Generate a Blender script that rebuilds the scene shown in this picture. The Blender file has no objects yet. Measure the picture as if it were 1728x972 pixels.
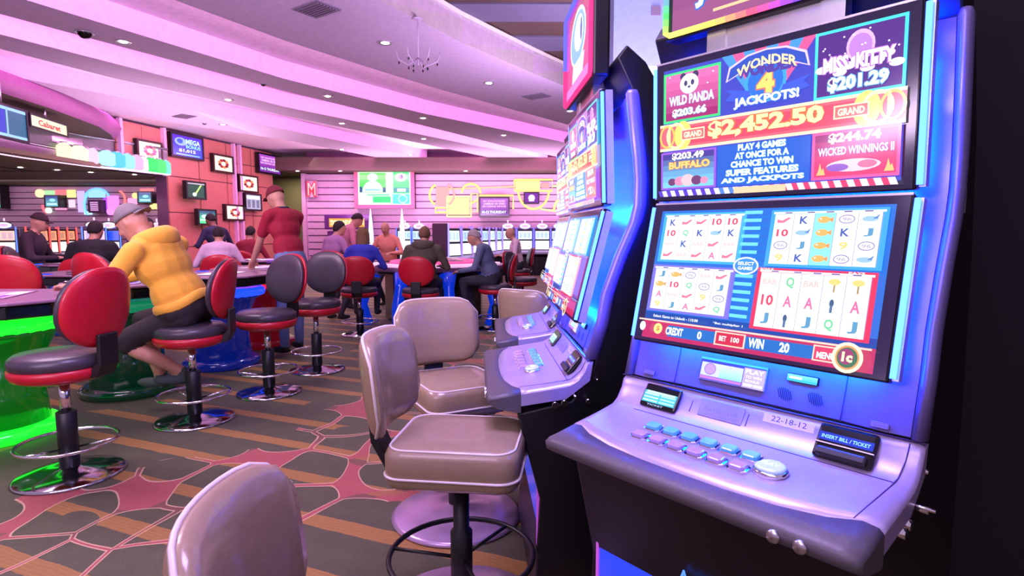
import bpy, bmesh, math, random
import numpy as np
from mathutils import Vector, Matrix, noise
random.seed(7)
R = math.radians
scn = bpy.context.scene
col = scn.collection
# ------------------------------------------------------------------ camera, world, light, exposure
FP, PITCH, H = 975.0, R(5.53), 1.27            # focal length in pixels of the 1728-wide frame
cam = bpy.data.cameras.new('camera'); co = bpy.data.objects.new('camera', cam); col.objects.link(co)
co.location = (0, 0, H); co.rotation_euler = (R(90) - PITCH, 0, 0)
cam.sensor_width = 36; cam.lens = 36 * FP / 1728; cam.clip_start = .02; cam.clip_end = 200
scn.camera = co
scn.view_settings.view_transform = 'Standard'; scn.view_settings.look = 'None'
scn.view_settings.exposure = 0.0; scn.view_settings.gamma = 1; scn.view_settings.use_curve_mapping = False
w = bpy.data.worlds.new('world'); scn.world = w; w.use_nodes = True
w.node_tree.nodes['Background'].inputs[0].default_value = (.62, .42, .72, 1)
w.node_tree.nodes['Background'].inputs[1].default_value = .7
scn.cycles.max_bounces = 6; scn.cycles.diffuse_bounces = 3; scn.cycles.glossy_bounces = 3
scn.cycles.sample_clamp_indirect = 4; scn.cycles.caustics_reflective = False; scn.cycles.caustics_refractive = False

def lamp(kind, name, loc, energy, color, size=.1, rot=(0, 0, 0), size_y=None, spot=None, blend=.5):
    d = bpy.data.lights.new(name, kind); o = bpy.data.objects.new(name, d); col.objects.link(o)
    o.location = loc; o.rotation_euler = rot; d.energy = energy; d.color = color
    if kind == 'AREA':
        d.size = size
        if size_y: d.shape = 'RECTANGLE'; d.size_y = size_y
    else: d.shadow_soft_size = size
    if spot: d.spot_size = R(spot); d.spot_blend = blend
    return o
# added fill: overhead lamps behind and beside the camera, upward lamps brightening the ceiling
lamp('AREA', 'hall_fill', (-1.6, -1.2, 3.4), 85, (.88, .64, 1), 3.0, (R(18), 0, 0), 1.6)
lamp('AREA', 'hall_fill', (-3.4, 3.4, 3.45), 110, (1, .70, .95), 1.6, (0, 0, 0), 1.6)
lamp('AREA', 'hall_fill', (-.3, 1.5, 3.4), 130, (.60, .40, 1), 1.2, (0, 0, 0), 1.2)
lamp('AREA', 'ceiling_fill', (1.5, 2.6, 1.95), 300, (.74, .60, 1), 1.2, (R(180), 0, 0), 1.6)
lamp('AREA', 'ceiling_fill', (1.4, 6.5, 1.95), 260, (.80, .62, 1), 1.2, (R(180), 0, 0), 3)
lamp('AREA', 'ceiling_fill', (-1.0, 16.9, 1.75), 250, (1, .62, .95), 8, (R(165), 0, 0), .6)
lamp('AREA', 'ceiling_fill', (-6.2, 11.5, 1.6), 130, (1, .66, .95), 1.2, (R(180), 0, 0), 5)
lamp('AREA', 'ceiling_fill', (-2.5, -.8, 2.0), 420, (.90, .66, 1), 3, (R(150), 0, 0), 1.2)
lamp('AREA', 'wall_fill', (-1.0, 17.3, 3.05), 45, (1, .52, .90), 11, (R(48), 0, 0), .2)  # added lamps that brighten the far, annex and left walls
lamp('AREA', 'wall_fill', (-12.5, 15.2, 2.55), 45, (1, .66, .85), 8, (R(50), 0, 0), .2)
lamp('AREA', 'wall_fill', (-6.0, 14.5, 3.4), 18, (1, .78, .70), .3, (R(0), R(-50), 0), 7)

# ------------------------------------------------------------------ placing and mesh helpers
CP, SP = math.cos(PITCH), math.sin(PITCH)
def ray(px, py):
    x = (px - 864) / FP; u = -(py - 486) / FP
    return Vector((x, CP + u * SP, -SP + u * CP))
def Y(px, py, y):                       # world point at depth y
    r = ray(px, py); return Vector((0, 0, H)) + r * (y / r.y)
def Z(px, py, z=0):                     # world point on the level z
    r = ray(px, py); return Vector((0, 0, H)) + r * ((z - H) / r.z)
def lin(c):
    return tuple((v / 12.92 if v <= .04045 else ((v + .055) / 1.055) ** 2.4) for v in c)
def rgb(r, g, b, k=1): return tuple(v * k for v in lin((r / 255, g / 255, b / 255)))
MATS = {}
def M(name, c=None, rough=.5, metal=0, emit=None, es=1, coat=0, spec=None, bump=None, sheen=0):
    if name in MATS: return MATS[name]
    m = bpy.data.materials.new(name); m.use_nodes = True; nt = m.node_tree; b = nt.nodes['Principled BSDF']
    b.inputs['Base Color'].default_value = (*c, 1); b.inputs['Roughness'].default_value = rough; b.inputs['Metallic'].default_value = metal
    if emit: b.inputs['Emission Color'].default_value = (*emit, 1); b.inputs['Emission Strength'].default_value = es
    b.inputs['Coat Weight'].default_value = coat; b.inputs['Coat Roughness'].default_value = .08
    if spec is not None: b.inputs['Specular IOR Level'].default_value = spec
    if sheen: b.inputs['Sheen Weight'].default_value = sheen
    # every material gets a little procedural variation
    tc = nt.nodes.new('ShaderNodeTexCoord'); n = nt.nodes.new('ShaderNodeTexNoise'); nt.links.new(tc.outputs['Object'], n.inputs['Vector'])
    sc, amt, bst = bump or (14, .08, 0)
    n.inputs['Scale'].default_value = sc; n.inputs['Detail'].default_value = 3
    mx = nt.nodes.new('ShaderNodeMix'); mx.data_type = 'RGBA'; mx.blend_type = 'MULTIPLY'; mx.inputs['Factor'].default_value = 1
    mr = nt.nodes.new('ShaderNodeMapRange'); mr.inputs['To Min'].default_value = 1 - amt * 2; mr.inputs['To Max'].default_value = 1 + amt * 2
    nt.links.new(n.outputs['Fac'], mr.inputs['Value']); mx.inputs['A'].default_value = (*c, 1)
    nt.links.new(mr.outputs['Result'], mx.inputs['B']); nt.links.new(mx.outputs['Result'], b.inputs['Base Color'])
    if bst:
        bp = nt.nodes.new('ShaderNodeBump'); bp.inputs['Strength'].default_value = bst; bp.inputs['Distance'].default_value = .01
        nt.links.new(n.outputs['Fac'], bp.inputs['Height']); nt.links.new(bp.outputs['Normal'], b.inputs['Normal'])
    MATS[name] = m; return m
def glow_material(name, strength, gloss=False):
    m = bpy.data.materials.new(name); m.use_nodes = True; nt = m.node_tree; b = nt.nodes['Principled BSDF']
    a = nt.nodes.new('ShaderNodeVertexColor'); a.layer_name = 'Col'
    nt.links.new(a.outputs['Color'], b.inputs['Emission Color']); b.inputs['Emission Strength'].default_value = strength
    b.inputs['Base Color'].default_value = (.01, .01, .012, 1); b.inputs['Roughness'].default_value = .12 if gloss else .5
    if not gloss: b.inputs['Specular IOR Level'].default_value = 0
    MATS[name] = m; return m
GLOW = glow_material('lit_display', 1.4, True); NEON = glow_material('lit_tube', 1.0)
def print_material():
    m = bpy.data.materials.new('printed_color'); m.use_nodes = True; nt = m.node_tree; b = nt.nodes['Principled BSDF']
    a = nt.nodes.new('ShaderNodeVertexColor'); a.layer_name = 'Col'; nt.links.new(a.outputs['Color'], b.inputs['Base Color']); b.inputs['Roughness'].default_value = .5
    return m
PRINT = print_material()

class MB:
    def __init__(s): s.v = []; s.f = []; s.m = []; s.c = []; s.s = []
    def add(s, V, F, mi=0, c=(1, 1, 1), sm=False):
        b = len(s.v); s.v += [tuple(p) for p in V]
        for f in F: s.f.append(tuple(i + b for i in f)); s.m.append(mi); s.c.append(c); s.s.append(sm)
        return s
    def box(s, lo, hi, mi=0, c=(1, 1, 1), mat=None, bev=0):
        x0, y0, z0 = lo; x1, y1, z1 = hi
        if bev:
            P = []
            for ax in range(3):
                pass
            b = bev; V = []
            for x, sx in ((x0, 1), (x1, -1)):
                for y, sy in ((y0, 1), (y1, -1)):
                    for z, sz in ((z0, 1), (z1, -1)):
                        V += [(x + sx * b, y + sy * b, z), (x + sx * b, y, z + sz * b), (x, y + sy * b, z + sz * b)]
            bm = bmesh.new()
            for p in V: bm.verts.new(p)
            r = bmesh.ops.convex_hull(bm, input=bm.verts); bm.verts.index_update()
            V = [v.co.copy() for v in bm.verts]; F = [[v.index for v in f.verts] for f in bm.faces]; bm.free()
        else:
            V = [(x, y, z) for x in (x0, x1) for y in (y0, y1) for z in (z0, z1)]
            F = [(0, 1, 3, 2), (4, 6, 7, 5), (0, 4, 5, 1), (2, 3, 7, 6), (0, 2, 6, 4), (1, 5, 7, 3)]
        if mat: V = [mat @ Vector(p) for p in V]
        return s.add(V, F, mi, c)
    def loft(s, rings, mi=0, c=(1, 1, 1), closed=True, caps=True, sm=True):
        n = len(rings[0]); V = [p for r in rings for p in r]; F = []
        for i in range(len(rings) - 1):
            for j in range(n if closed else n - 1):
                k = (j + 1) % n; F.append((i * n + j, i * n + k, (i + 1) * n + k, (i + 1) * n + j))
        s.add(V, F, mi, c, sm)
        if caps and closed:
            s.add(rings[0], [tuple(range(n))[::-1]], mi, c); s.add(rings[-1], [tuple(range(n))], mi, c)
        return s
    def lathe(s, prof, mi=0, c=(1, 1, 1), n=24, cen=(0, 0, 0), sx=1, sy=1, caps=True, sm=True):
        rs = [[(cen[0] + r * sx * math.cos(2 * math.pi * k / n), cen[1] + r * sy * math.sin(2 * math.pi * k / n), cen[2] + z) for k in range(n)] for r, z in prof]
        return s.loft(rs, mi, c, caps=caps, sm=sm)
    def tube(s, path, r, mi=0, c=(1, 1, 1), n=8, closed=False, cols=None):
        P = [Vector(p) for p in path]; rings = []; N = len(P)
        for i, p in enumerate(P):
            a = P[(i - 1) % N] if closed or i > 0 else p; b = P[(i + 1) % N] if closed or i < N - 1 else p
            t = (b - a).normalized(); u = t.orthogonal().normalized() if i == 0 and not rings else None
            if u is None:
                u = (lastu - t * lastu.dot(t)).normalized()
            lastu = u; w_ = t.cross(u)
            rr = r[i] if isinstance(r, (list, tuple)) else r
            rings.append([p + (u * math.cos(2 * math.pi * k / n) + w_ * math.sin(2 * math.pi * k / n)) * rr for k in range(n)])
        if closed: rings.append(rings[0])
        if cols:
            for i in range(len(rings) - 1):
                s.loft(rings[i:i + 2], mi, cols[i % len(cols)], caps=False)
            return s
        return s.loft(rings, mi, c, caps=not closed)
    def prism(s, poly, x0, x1, mi=0, c=(1, 1, 1), axis=0, sm=False):   # poly of (a, b) swept along an axis
        def P(t, a, b): return (t, a, b) if axis == 0 else ((a, t, b) if axis == 1 else (a, b, t))
        n = len(poly); r0 = [P(x0, *p) for p in poly]; r1 = [P(x1, *p) for p in poly]
        s.add(r0 + r1, [(i, (i + 1) % n, n + (i + 1) % n, n + i) for i in range(n)], mi, c, sm)
        return s.add(r0 + r1, [tuple(range(n)), tuple(range(2 * n - 1, n - 1, -1))], mi, c)
    def build(s, name, mats, parent=None, bevel=0, sub=0, kind=None):
        me = bpy.data.meshes.new(name); me.from_pydata(s.v, [], s.f)
        if not isinstance(mats, (list, tuple)): mats = [mats]
        for m in mats: me.materials.append(m)
        me.polygons.foreach_set('material_index', s.m); me.polygons.foreach_set('use_smooth', s.s)
        if any(m in (GLOW, NEON, PRINT) for m in mats):
            a = me.color_attributes.new('Col', 'FLOAT_COLOR', 'CORNER'); buf = []
            for f, c in zip(s.f, s.c): buf += [c[0], c[1], c[2], 1] * len(f)
            a.data.foreach_set('color', buf)
        me.validate()
        bm = bmesh.new(); bm.from_mesh(me)
        if not any(m in (GLOW,) for m in mats):
            bmesh.ops.remove_doubles(bm, verts=bm.verts, dist=1e-6); bmesh.ops.recalc_face_normals(bm, faces=bm.faces)
        bm.to_mesh(me); bm.free()
        o = bpy.data.objects.new(name, me); col.objects.link(o)
        if parent: o.parent = parent
        if bevel:
            b = o.modifiers.new('bevel', 'BEVEL'); b.width = bevel; b.segments = 2; b.limit_method = 'ANGLE'
        if sub:
            b = o.modifiers.new('sub', 'SUBSURF'); b.levels = sub; b.render_levels = sub
        if kind: o['kind'] = kind
        return o
def tag(o, label, cat, group=None):
    o['label'] = label; o['category'] = cat
    if group: o['group'] = group
    return o
def thing(name, label, cat, loc=(0, 0, 0), rz=0, group=None):
    o = bpy.data.objects.new(name, None); col.objects.link(o); o.location = loc; o.rotation_euler = (0, 0, rz)
    return tag(o, label, cat, group)
KIDS = {}
def copy_tree(root, loc, rz, label, group=None):
    r = root.copy(); col.objects.link(r); r.location = loc; r.rotation_euler = (0, 0, rz); r['label'] = label
    if group: r['group'] = group
    if root not in KIDS: KIDS[root] = [(c, list(c.children)) for c in root.children]
    for ch, gs in KIDS[root]:
        c = ch.copy(); col.objects.link(c); c.parent = r
        for g in gs: d = g.copy(); col.objects.link(d); d.parent = c
    return r
def struct(o): o['kind'] = 'structure'; return o

TXT = {}
def text_tris(t, bold=0):
    k = (t, bold)
    if k not in TXT:
        c = bpy.data.curves.new('txt', 'FONT'); c.body = t; c.resolution_u = 2; c.offset = bold; o = bpy.data.objects.new('txt', c)
        col.objects.link(o); me = o.to_mesh(); me.calc_loop_triangles()
        V = [(v.co.x, v.co.y) for v in me.vertices]; F = [tuple(q.vertices) for q in me.loop_triangles]
        o.to_mesh_clear(); bpy.data.objects.remove(o); bpy.data.curves.remove(c)
        xs = [v[0] for v in V] or [0, 1]; ys = [v[1] for v in V] or [0, 1]
        TXT[k] = (V, F, min(xs), max(xs), min(ys), max(ys))
    return TXT[k]
class Art:                                # flat print or lit picture, drawn in metres on its own plane
    def __init__(s, eps=.00012): s.mb = MB(); s.l = 0; s.e = eps
    def poly(s, P, c): s.mb.add([(p[0], p[1], s.l * s.e) for p in P], [tuple(range(len(P)))], 0, c); s.l += 1; return s
    def rect(s, x0, y0, x1, y1, c): return s.poly([(x0, y0), (x1, y0), (x1, y1), (x0, y1)], c)
    def grad(s, x0, y0, x1, y1, c0, c1, n=6):
        for i in range(n):
            t = i / (n - 1); c = tuple(a + (b - a) * t for a, b in zip(c0, c1)); ya = y0 + (y1 - y0) * i / n; yb = y0 + (y1 - y0) * (i + 1) / n
            s.mb.add([(x0, ya, s.l * s.e), (x1, ya, s.l * s.e), (x1, yb, s.l * s.e), (x0, yb, s.l * s.e)], [(0, 1, 2, 3)], 0, c)
        s.l += 1; return s
    def oval(s, x, y, rx, ry, c, n=20, a0=0, a1=360):
        full = a1 - a0 >= 360
        P = [(x + rx * math.cos(R(a0 + (a1 - a0) * k / n)), y + ry * math.sin(R(a0 + (a1 - a0) * k / n))) for k in range(n + (0 if full else 1))]
        return s.poly(P, c)
    def ring(s, x, y, rx, ry, wd, c, n=24, a0=0, a1=360):
        V = []; F = []
        for k in range(n + 1):
            a = R(a0 + (a1 - a0) * k / n); V += [(x + rx * math.cos(a), y + ry * math.sin(a), s.l * s.e), (x + (rx - wd) * math.cos(a), y + (ry - wd) * math.sin(a), s.l * s.e)]
        for k in range(n): F.append((2 * k, 2 * k + 2, 2 * k + 3, 2 * k + 1))
        s.mb.add(V, F, 0, c); s.l += 1; return s
    def frame(s, x0, y0, x1, y1, wd, c):
        s.rect(x0, y0, x1, y0 + wd, c); s.rect(x0, y1 - wd, x1, y1, c); s.rect(x0, y0, x0 + wd, y1, c); return s.rect(x1 - wd, y0, x1, y1, c)
    def text(s, t, x, y, w_, h, c, bold=.02, out=None, arc=0):
        if out: s.text(t, x - h * .04, y - h * .06, w_ + h * .08, h * 1.12, out, bold + .05)
        V, F, a, b, c0, d = text_tris(t, bold)
        V2 = []
        for p in V:
            u = (p[0] - a) / (b - a + 1e-9); v = (p[1] - c0) / (d - c0 + 1e-9)
            V2.append((x + u * w_, y + v * h + arc * (1 - (2 * u - 1) ** 2), s.l * s.e))
        s.mb.add(V2, F, 0, c); s.l += 1; return s
    def build(s, name, mat, parent, org, xa=(1, 0, 0), up=(0, 0, 1)):
        xa = Vector(xa).normalized(); up = Vector(up).normalized(); n = xa.cross(up)
        s.mb.v = [tuple(Vector(org) + xa * p[0] + up * p[1] + n * p[2]) for p in s.mb.v]
        o = s.mb.build(name, mat, parent)
        me = o.data; 
        return o
W1 = (.95, .95, .95)

# ------------------------------------------------------------------ materials
M('ceiling_paint', rgb(205, 178, 208), .8); M('cove_paint', rgb(250, 225, 245), .7); M('riser_paint', rgb(240, 200, 235), .7)
M('dark_bulkhead', rgb(88, 66, 62), .7); M('cream_paint', rgb(225, 212, 200), .7); M('slat', rgb(205, 165, 195), .55)
M('slat_gap', rgb(110, 70, 100), .8); M('wing_silver', rgb(112, 106, 160), .3, .3); M('olive_wall', rgb(120, 112, 82), .8); M('orange_panel', rgb(206, 132, 112), .35)
M('dark_void', rgb(18, 15, 22), .8); M('black_plastic', rgb(12, 13, 16), .38); M('black_gloss', rgb(8, 8, 10), .12)
M('silver_plastic', rgb(170, 160, 198), .32, .35); M('silver_trim', rgb(205, 200, 210), .25, .7); M('panel_grey', rgb(150, 142, 170), .38, .3)
M('armrest', rgb(82, 78, 84), .45, bump=(60, .05, .15)); M('chrome', (.85, .85, .87), .08, 1); M('dull_chrome', (.6, .6, .62), .28, 1)
M('taupe_vinyl', rgb(150, 130, 104), .27, coat=.35, bump=(35, .04, .12)); M('pale_piping', rgb(215, 205, 198), .35)
M('red_vinyl', rgb(190, 22, 44), .35, coat=.2); M('dark_cushion', rgb(62, 54, 64), .38, coat=.15); M('post_black', rgb(20, 22, 24), .4)
M('dome_chrome', (.55, .57, .6), .12, 1); M('table_black', rgb(14, 22, 20), .2, coat=.4); M('table_top', rgb(150, 110, 140), .3)
M('duct_white', rgb(150, 165, 215), .6); M('glass_grey', rgb(140, 140, 138), .08, .3); M('seam', rgb(70, 50, 110), .6)
M('brown_beam', rgb(70, 48, 42), .7); M('vent_grey', rgb(130, 112, 135), .6); M('wall_dark', rgb(34, 16, 30), .7)
M('screen_frame', rgb(24, 18, 30), .3); M('picture_frame', rgb(60, 18, 22), .4)
def glossy_lit(n, c, k, base=None): return M(n, base or c, .15, emit=c, es=k, coat=.5)
PINKLED = M('pink_led', (1, .5, 1), .5, emit=(1, .36, .90), es=38)
WHITELED = M('warm_lamp', (1, 1, 1), .5, emit=(1, .86, .74), es=14)

# carpet: brown ground, gold stripes and a network of red veins edged with pale lines
def carpet():
    m = bpy.data.materials.new('patterned_carpet'); m.use_nodes = True; nt = m.node_tree; N = nt.nodes; L = nt.links; b = N['Principled BSDF']
    tc = N.new('ShaderNodeTexCoord'); sep = N.new('ShaderNodeSeparateXYZ'); L.new(tc.outputs['Object'], sep.inputs[0])
    def mt(op, a, b_=None, c_=None):
        n = N.new('ShaderNodeMath'); n.operation = op
        for i, v in enumerate((a, b_, c_)):
            if v is None: continue
            if isinstance(v, (int, float)): n.inputs[i].default_value = v
            else: L.new(v, n.inputs[i])
        return n.outputs[0]
    def noise_(scale, det=2, vec=None):
        n = N.new('ShaderNodeTexNoise'); n.inputs['Scale'].default_value = scale; n.inputs['Detail'].default_value = det
        L.new(vec or tc.outputs['Object'], n.inputs['Vector']); return n
    def mix(f, a, c):
        n = N.new('ShaderNodeMix'); n.data_type = 'RGBA'
        if isinstance(f, float): n.inputs['Factor'].default_value = f
        else: L.new(f, n.inputs['Factor'])
        for k, v in (('A', a), ('B', c)):
            if isinstance(v, tuple): n.inputs[k].default_value = (*v, 1)
            else: L.new(v, n.inputs[k])
        return n.outputs['Result']
    s = mt('ADD', mt('MULTIPLY', sep.outputs[0], .375), mt('MULTIPLY', sep.outputs[1], .927))
    grain = noise_(55, 3); big = noise_(1.1, 2); mid = noise_(9, 3)
    s2 = mt('ADD', s, mt('MULTIPLY', mid.outputs['Fac'], .02))
    fr = mt('FRACT', mt('DIVIDE', mt('ADD', s2, .165), .345))
    stripe = mt('LESS_THAN', fr, .27)
    t = mt('SUBTRACT', mt('MULTIPLY', sep.outputs[0], .927), mt('MULTIPLY', sep.outputs[1], .375))
    lines = mt('GREATER_THAN', mt('SINE', mt('ADD', mt('MULTIPLY', s, 330), mt('MULTIPLY', mid.outputs['Fac'], 9))), .2)
    gold = mix(mt('MULTIPLY', lines, .30), rgb(160, 114, 50), rgb(122, 86, 38))
    brown = mix(mid.outputs['Fac'], rgb(56, 56, 32), rgb(88, 86, 54))
    brown = mix(mt('MULTIPLY', lines, .18), brown, rgb(70, 70, 62))
    seg = mt('GREATER_THAN', noise_(1.3, 0).outputs['Fac'], .36)
    base = mix(mt('MULTIPLY', stripe, mt('MULTIPLY', seg, .9)), brown, gold)
    # veins
    wv = N.new('ShaderNodeVectorMath'); wv.operation = 'ADD'; sc = N.new('ShaderNodeVectorMath'); sc.operation = 'SCALE'; sc.inputs['Scale'].default_value = .34
    nw = noise_(1.7, 1); L.new(nw.outputs['Color'], sc.inputs[0]); L.new(tc.outputs['Object'], wv.inputs[0]); L.new(sc.outputs[0], wv.inputs[1])
    st = N.new('ShaderNodeVectorMath'); st.operation = 'MULTIPLY'; st.inputs[1].default_value = (1.0, .82, 0); L.new(wv.outputs[0], st.inputs[0])
    vo = N.new('ShaderNodeTexVoronoi'); vo.voronoi_dimensions = '2D'; vo.feature = 'DISTANCE_TO_EDGE'; vo.inputs['Scale'].default_value = 2.9; L.new(st.outputs[0], vo.inputs['Vector'])
    v1 = N.new('ShaderNodeTexVoronoi'); v1.voronoi_dimensions = '2D'; v1.feature = 'F1'; v1.inputs['Scale'].default_value = 2.9; v1.inputs['Randomness'].default_value = .78; vo.inputs['Randomness'].default_value = .78; L.new(st.outputs[0], v1.inputs['Vector'])
    d = vo.outputs['Distance']; f1 = v1.outputs['Distance']
    # rounded cells: the cell outline is where the distance from the cell's point passes a radius or the edge comes near
    wn = noise_(1.0, 1)
    wd = mt('ADD', -.01, mt('MULTIPLY', wn.outputs['Fac'], .09))
    e = mt('MINIMUM', mt('SUBTRACT', d, wd), mt('MULTIPLY', mt('SUBTRACT', .535, f1), 1.0))
    vein = mt('LESS_THAN', e, 0); edge = mt('LESS_THAN', mt('ABSOLUTE', e), .0095)
    # the network runs in a broad river through the pattern
    rv = mt('ABSOLUTE', mt('SUBTRACT', mt('ADD', sep.outputs[0], mt('MULTIPLY', mt('SINE', mt('MULTIPLY', sep.outputs[1], 1.1)), .35)), mt('SUBTRACT', mt('MULTIPLY', sep.outputs[1], .52), 2.75)))
    on = mt('LESS_THAN', mt('ADD', mt('MULTIPLY', rv, .75), mt('MULTIPLY', big.outputs['Fac'], 1.1)), 1.25)
    redc = mix(grain.outputs['Fac'], rgb(176, 62, 74), rgb(150, 92, 78))
    wide = mt('GREATER_THAN', noise_(2.3, 1).outputs['Fac'], .46)
    cc = mix(mt('MULTIPLY', mt('MULTIPLY', vein, on), mt('ADD', .35, mt('MULTIPLY', wide, .6))), base, redc)
    cc = mix(mt('MULTIPLY', mt('MULTIPLY', edge, on), .8), cc, rgb(214, 176, 140))
    mr = N.new('ShaderNodeMapRange'); mr.inputs['To Min'].default_value = .82; mr.inputs['To Max'].default_value = 1.18; L.new(grain.outputs['Fac'], mr.inputs['Value'])
    mm = N.new('ShaderNodeMix'); mm.data_type = 'RGBA'; mm.blend_type = 'MULTIPLY'; mm.inputs['Factor'].default_value = 1; L.new(cc, mm.inputs['A']); L.new(mr.outputs['Result'], mm.inputs['B'])
    L.new(mm.outputs['Result'], b.inputs['Base Color']); b.inputs['Roughness'].default_value = .62; b.inputs['Sheen Weight'].default_value = .1
    bp = N.new('ShaderNodeBump'); bp.inputs['Strength'].default_value = .25; bp.inputs['Distance'].default_value = .01; L.new(grain.outputs['Fac'], bp.inputs['Height']); L.new(bp.outputs['Normal'], b.inputs['Normal'])
    return m
CARPET = carpet()

# ------------------------------------------------------------------ the setting
struct(MB().add([(-22, -2.5, 0), (8, -2.5, 0), (8, 25, 0), (-22, 25, 0)], [(0, 1, 2, 3)]).build('floor', CARPET))
CZ, CR = 3.5, 3.76
L1 = [(-4.9, 2.6), (-3.26, 5.82), (-2.66, 7.01), (-1.92, 8.16), (-1.16, 9.3), (1.29, 12.5), (3.6, 15.2), (6.0, 17.9)]
L2 = [(-6.3, 2.6), (-4.69, 5.82), (-3.33, 8.7), (-1.65, 11.21), (1.55, 14.98), (4.4, 18.0)]
L3 = [(-6.9, 2.6), (-5.26, 6.18), (-3.61, 9.41), (-.22, 15.29), (1.7, 18.0)]
L4 = [(-7.6, 2.6), (-5.8, 6.79), (-4.07, 10.59), (-1.0, 15.2), (1.09, 18.0)]
L5 = [(-7.3, 4.8), (-6.3, 7.2), (-5.8, 8.7), (-4.38, 11.38), (-.89, 17.28), (-.5, 18.0)]
L6 = [(-7.5, 8.0), (-6.49, 9.86), (-4.96, 12.86), (-2.6, 18.0)]
L7 = [(-7.5, 8.4), (-7.47, 11.32), (-5.53, 14.32), (-3.9, 18.0)]
L8 = [(-7.2, 14.0), (-6.2, 16.4), (-5.4, 18.0)]
cream = [(-3.0, 2.6)] + [tuple(Z(*q, CZ).xy) for q in ((640, 0), (780, 72), (900, 124), (965, 150))] + [(4.5, 12.9), (6.8, 15.5)]
def strip(name, a, b, mat='ceiling_paint'):
    V = [(x, y, z) for z in (CZ, CR + .02) for x, y in a + b[::-1]]; n = len(a) + len(b)
    mb = MB(); mb.add(V, [tuple(range(n))], 0)
    mb.add(V, [(i, (i + 1) % n, n + (i + 1) % n, n + i) for i in range(n)], 1)
    o = mb.build(name, [M(mat), M('riser_paint')]); o['kind'] = 'structure'
    bm = bmesh.new(); bm.from_mesh(o.data); bmesh.ops.triangulate(bm, faces=[f for f in bm.faces if len(f.verts) > 4]); bm.to_mesh(o.data); bm.free(); return o
def M_(n): return MATS[n]
_M = M
def M(n, *a, **k): return MATS[n] if n in MATS and not a else _M(n, *a, **k)
strip('ceiling', cream, L1)
strip('ceiling', L2, L3); strip('ceiling', L4, L5 if len(L5) else L5); strip('ceiling', L6, L7)
struct(MB().prism([(-16, 2.6)] + cream + [(8, 17), (8, 19.5), (-16, 19.5)], CR, CR + .05, axis=2).build('ceiling', M('cove_paint')))
def along(P, off, n=1):
    out = []
    for i, p in enumerate(P):
        a = Vector(P[max(0, i - 1)]); b = Vector(P[min(len(P) - 1, i + 1)]); t = (b - a).normalized(); q = Vector(p) + Vector((-t.y, t.x)) * off; out.append((q.x, q.y))
    return out
def led(P, off, z0=CZ + .09, z1=CZ + .15):
    A = along(P, off); mb = MB(); mb.add([(x, y, z) for x, y in A for z in (z0, z1)], [(2 * i, 2 * i + 1, 2 * i + 3, 2 * i + 2) for i in range(len(A) - 1)])
    return tag(mb.build('led_strip', PINKLED), LEDLAB[len(LEDS)], 'light', None)
LEDLAB = ['pink light strip hidden in the widest cove nearest the dark raised ceiling', 'pink light strip hidden in the second ceiling cove', 'pink light strip hidden in the third ceiling cove',
          'pink light strip hidden in the fourth ceiling cove above the left wall', 'pink light strip above the curved canopy at the left wall', 'pink light strip in the last short cove by the corridor']
LEDS = []
for P in (L1, L3, L5, L7): LEDS.append(led(P, .02))
# raised dark ceiling with stepped beams beyond the outer soffit
struct(MB().box((-3, 2.6, 4.6), (8, 19, 4.7)).build('ceiling', M('dark_bulkhead')))
A = cream; mb = MB(); mb.add([(x, y, z) for x, y in A for z in (CZ, 3.86)], [(2 * i, 2 * i + 2, 2 * i + 3, 2 * i + 1) for i in range(len(A) - 1)])
struct(mb.build('trim', M('cream_paint')))
BP = [Z(*q, 3.88).xy for q in ((700, -60), (757, 4), (780, 34), (808, 60), (852, 84), (905, 106), (958, 112))] + [Vector((3.2, 12.5))]
for i in range(len(BP) - 1):
    struct(MB().box((BP[i].x, BP[i].y, 3.88 - .02 * (i % 2)), (7.5, BP[i + 1].y, 4.3)).build('beam', M('brown_beam' if i % 2 == 0 else 'grey_beam', rgb(88, 80, 104), .7) if i < 2 else M('brown_beam' if i % 2 == 0 else 'grey_beam')))
p = Y(1048, 112, 6.0); q = Y(1125, 112, 6.0)
struct(MB().box((p.x - .08, 6.0, p.z), (q.x + .3, 6.5, 4.6)).build('column', M('duct_white')))
s_ = Y(1099, 26, 5.99); struct(MB().box((s_.x, 5.985, s_.z), (s_.x + .09, 6.0, s_.z + .09)).build('trim', M('vent_grey')))
p = Y(1040, 190, 8.2); struct(MB().box((p.x, 8.2, p.z), (3.5, 8.8, 3.5)).build('trim', M('cream_paint')))
# far wall of horizontal boards
YB = 18.5
xl, xr = Y(517, 300, YB).x, 5.5
struct(MB().box((xl, YB + .06, 0), (7.5, YB + .3, 3.76)).build('wall_back', M('slat_gap')))
wb = bpy.data.objects['wall_back']
def planks(x0, x1, y, z0, z1, dz, mat, parent):
    me = None; z = z0; k = 0
    while z < z1 - .02:
        if me is None:
            o = MB().box((x0, 0, 0), (x1, .07, dz * .86)).build('plank', mat, parent); me = o.data
        else:
            o = bpy.data.objects.new('plank', me); col.objects.link(o); o.parent = parent
        o.location = (0, y - (.02 if k % 2 else 0), z); z += dz; k += 1
planks(xl, xr, YB, .1, 3.1, .215, M('slat'), wb)
struct(MB().box((-7.1, 17.6, 3.12), (7.5, 18.6, CZ)).build('trim', M('dark_bulkhead')))  # dusky colour carries the shade under the ceiling
struct(MB().box((xl - .12, YB - .15, 0), (xl, YB + .3, 3.1)).build('trim', M('slat')))
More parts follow.
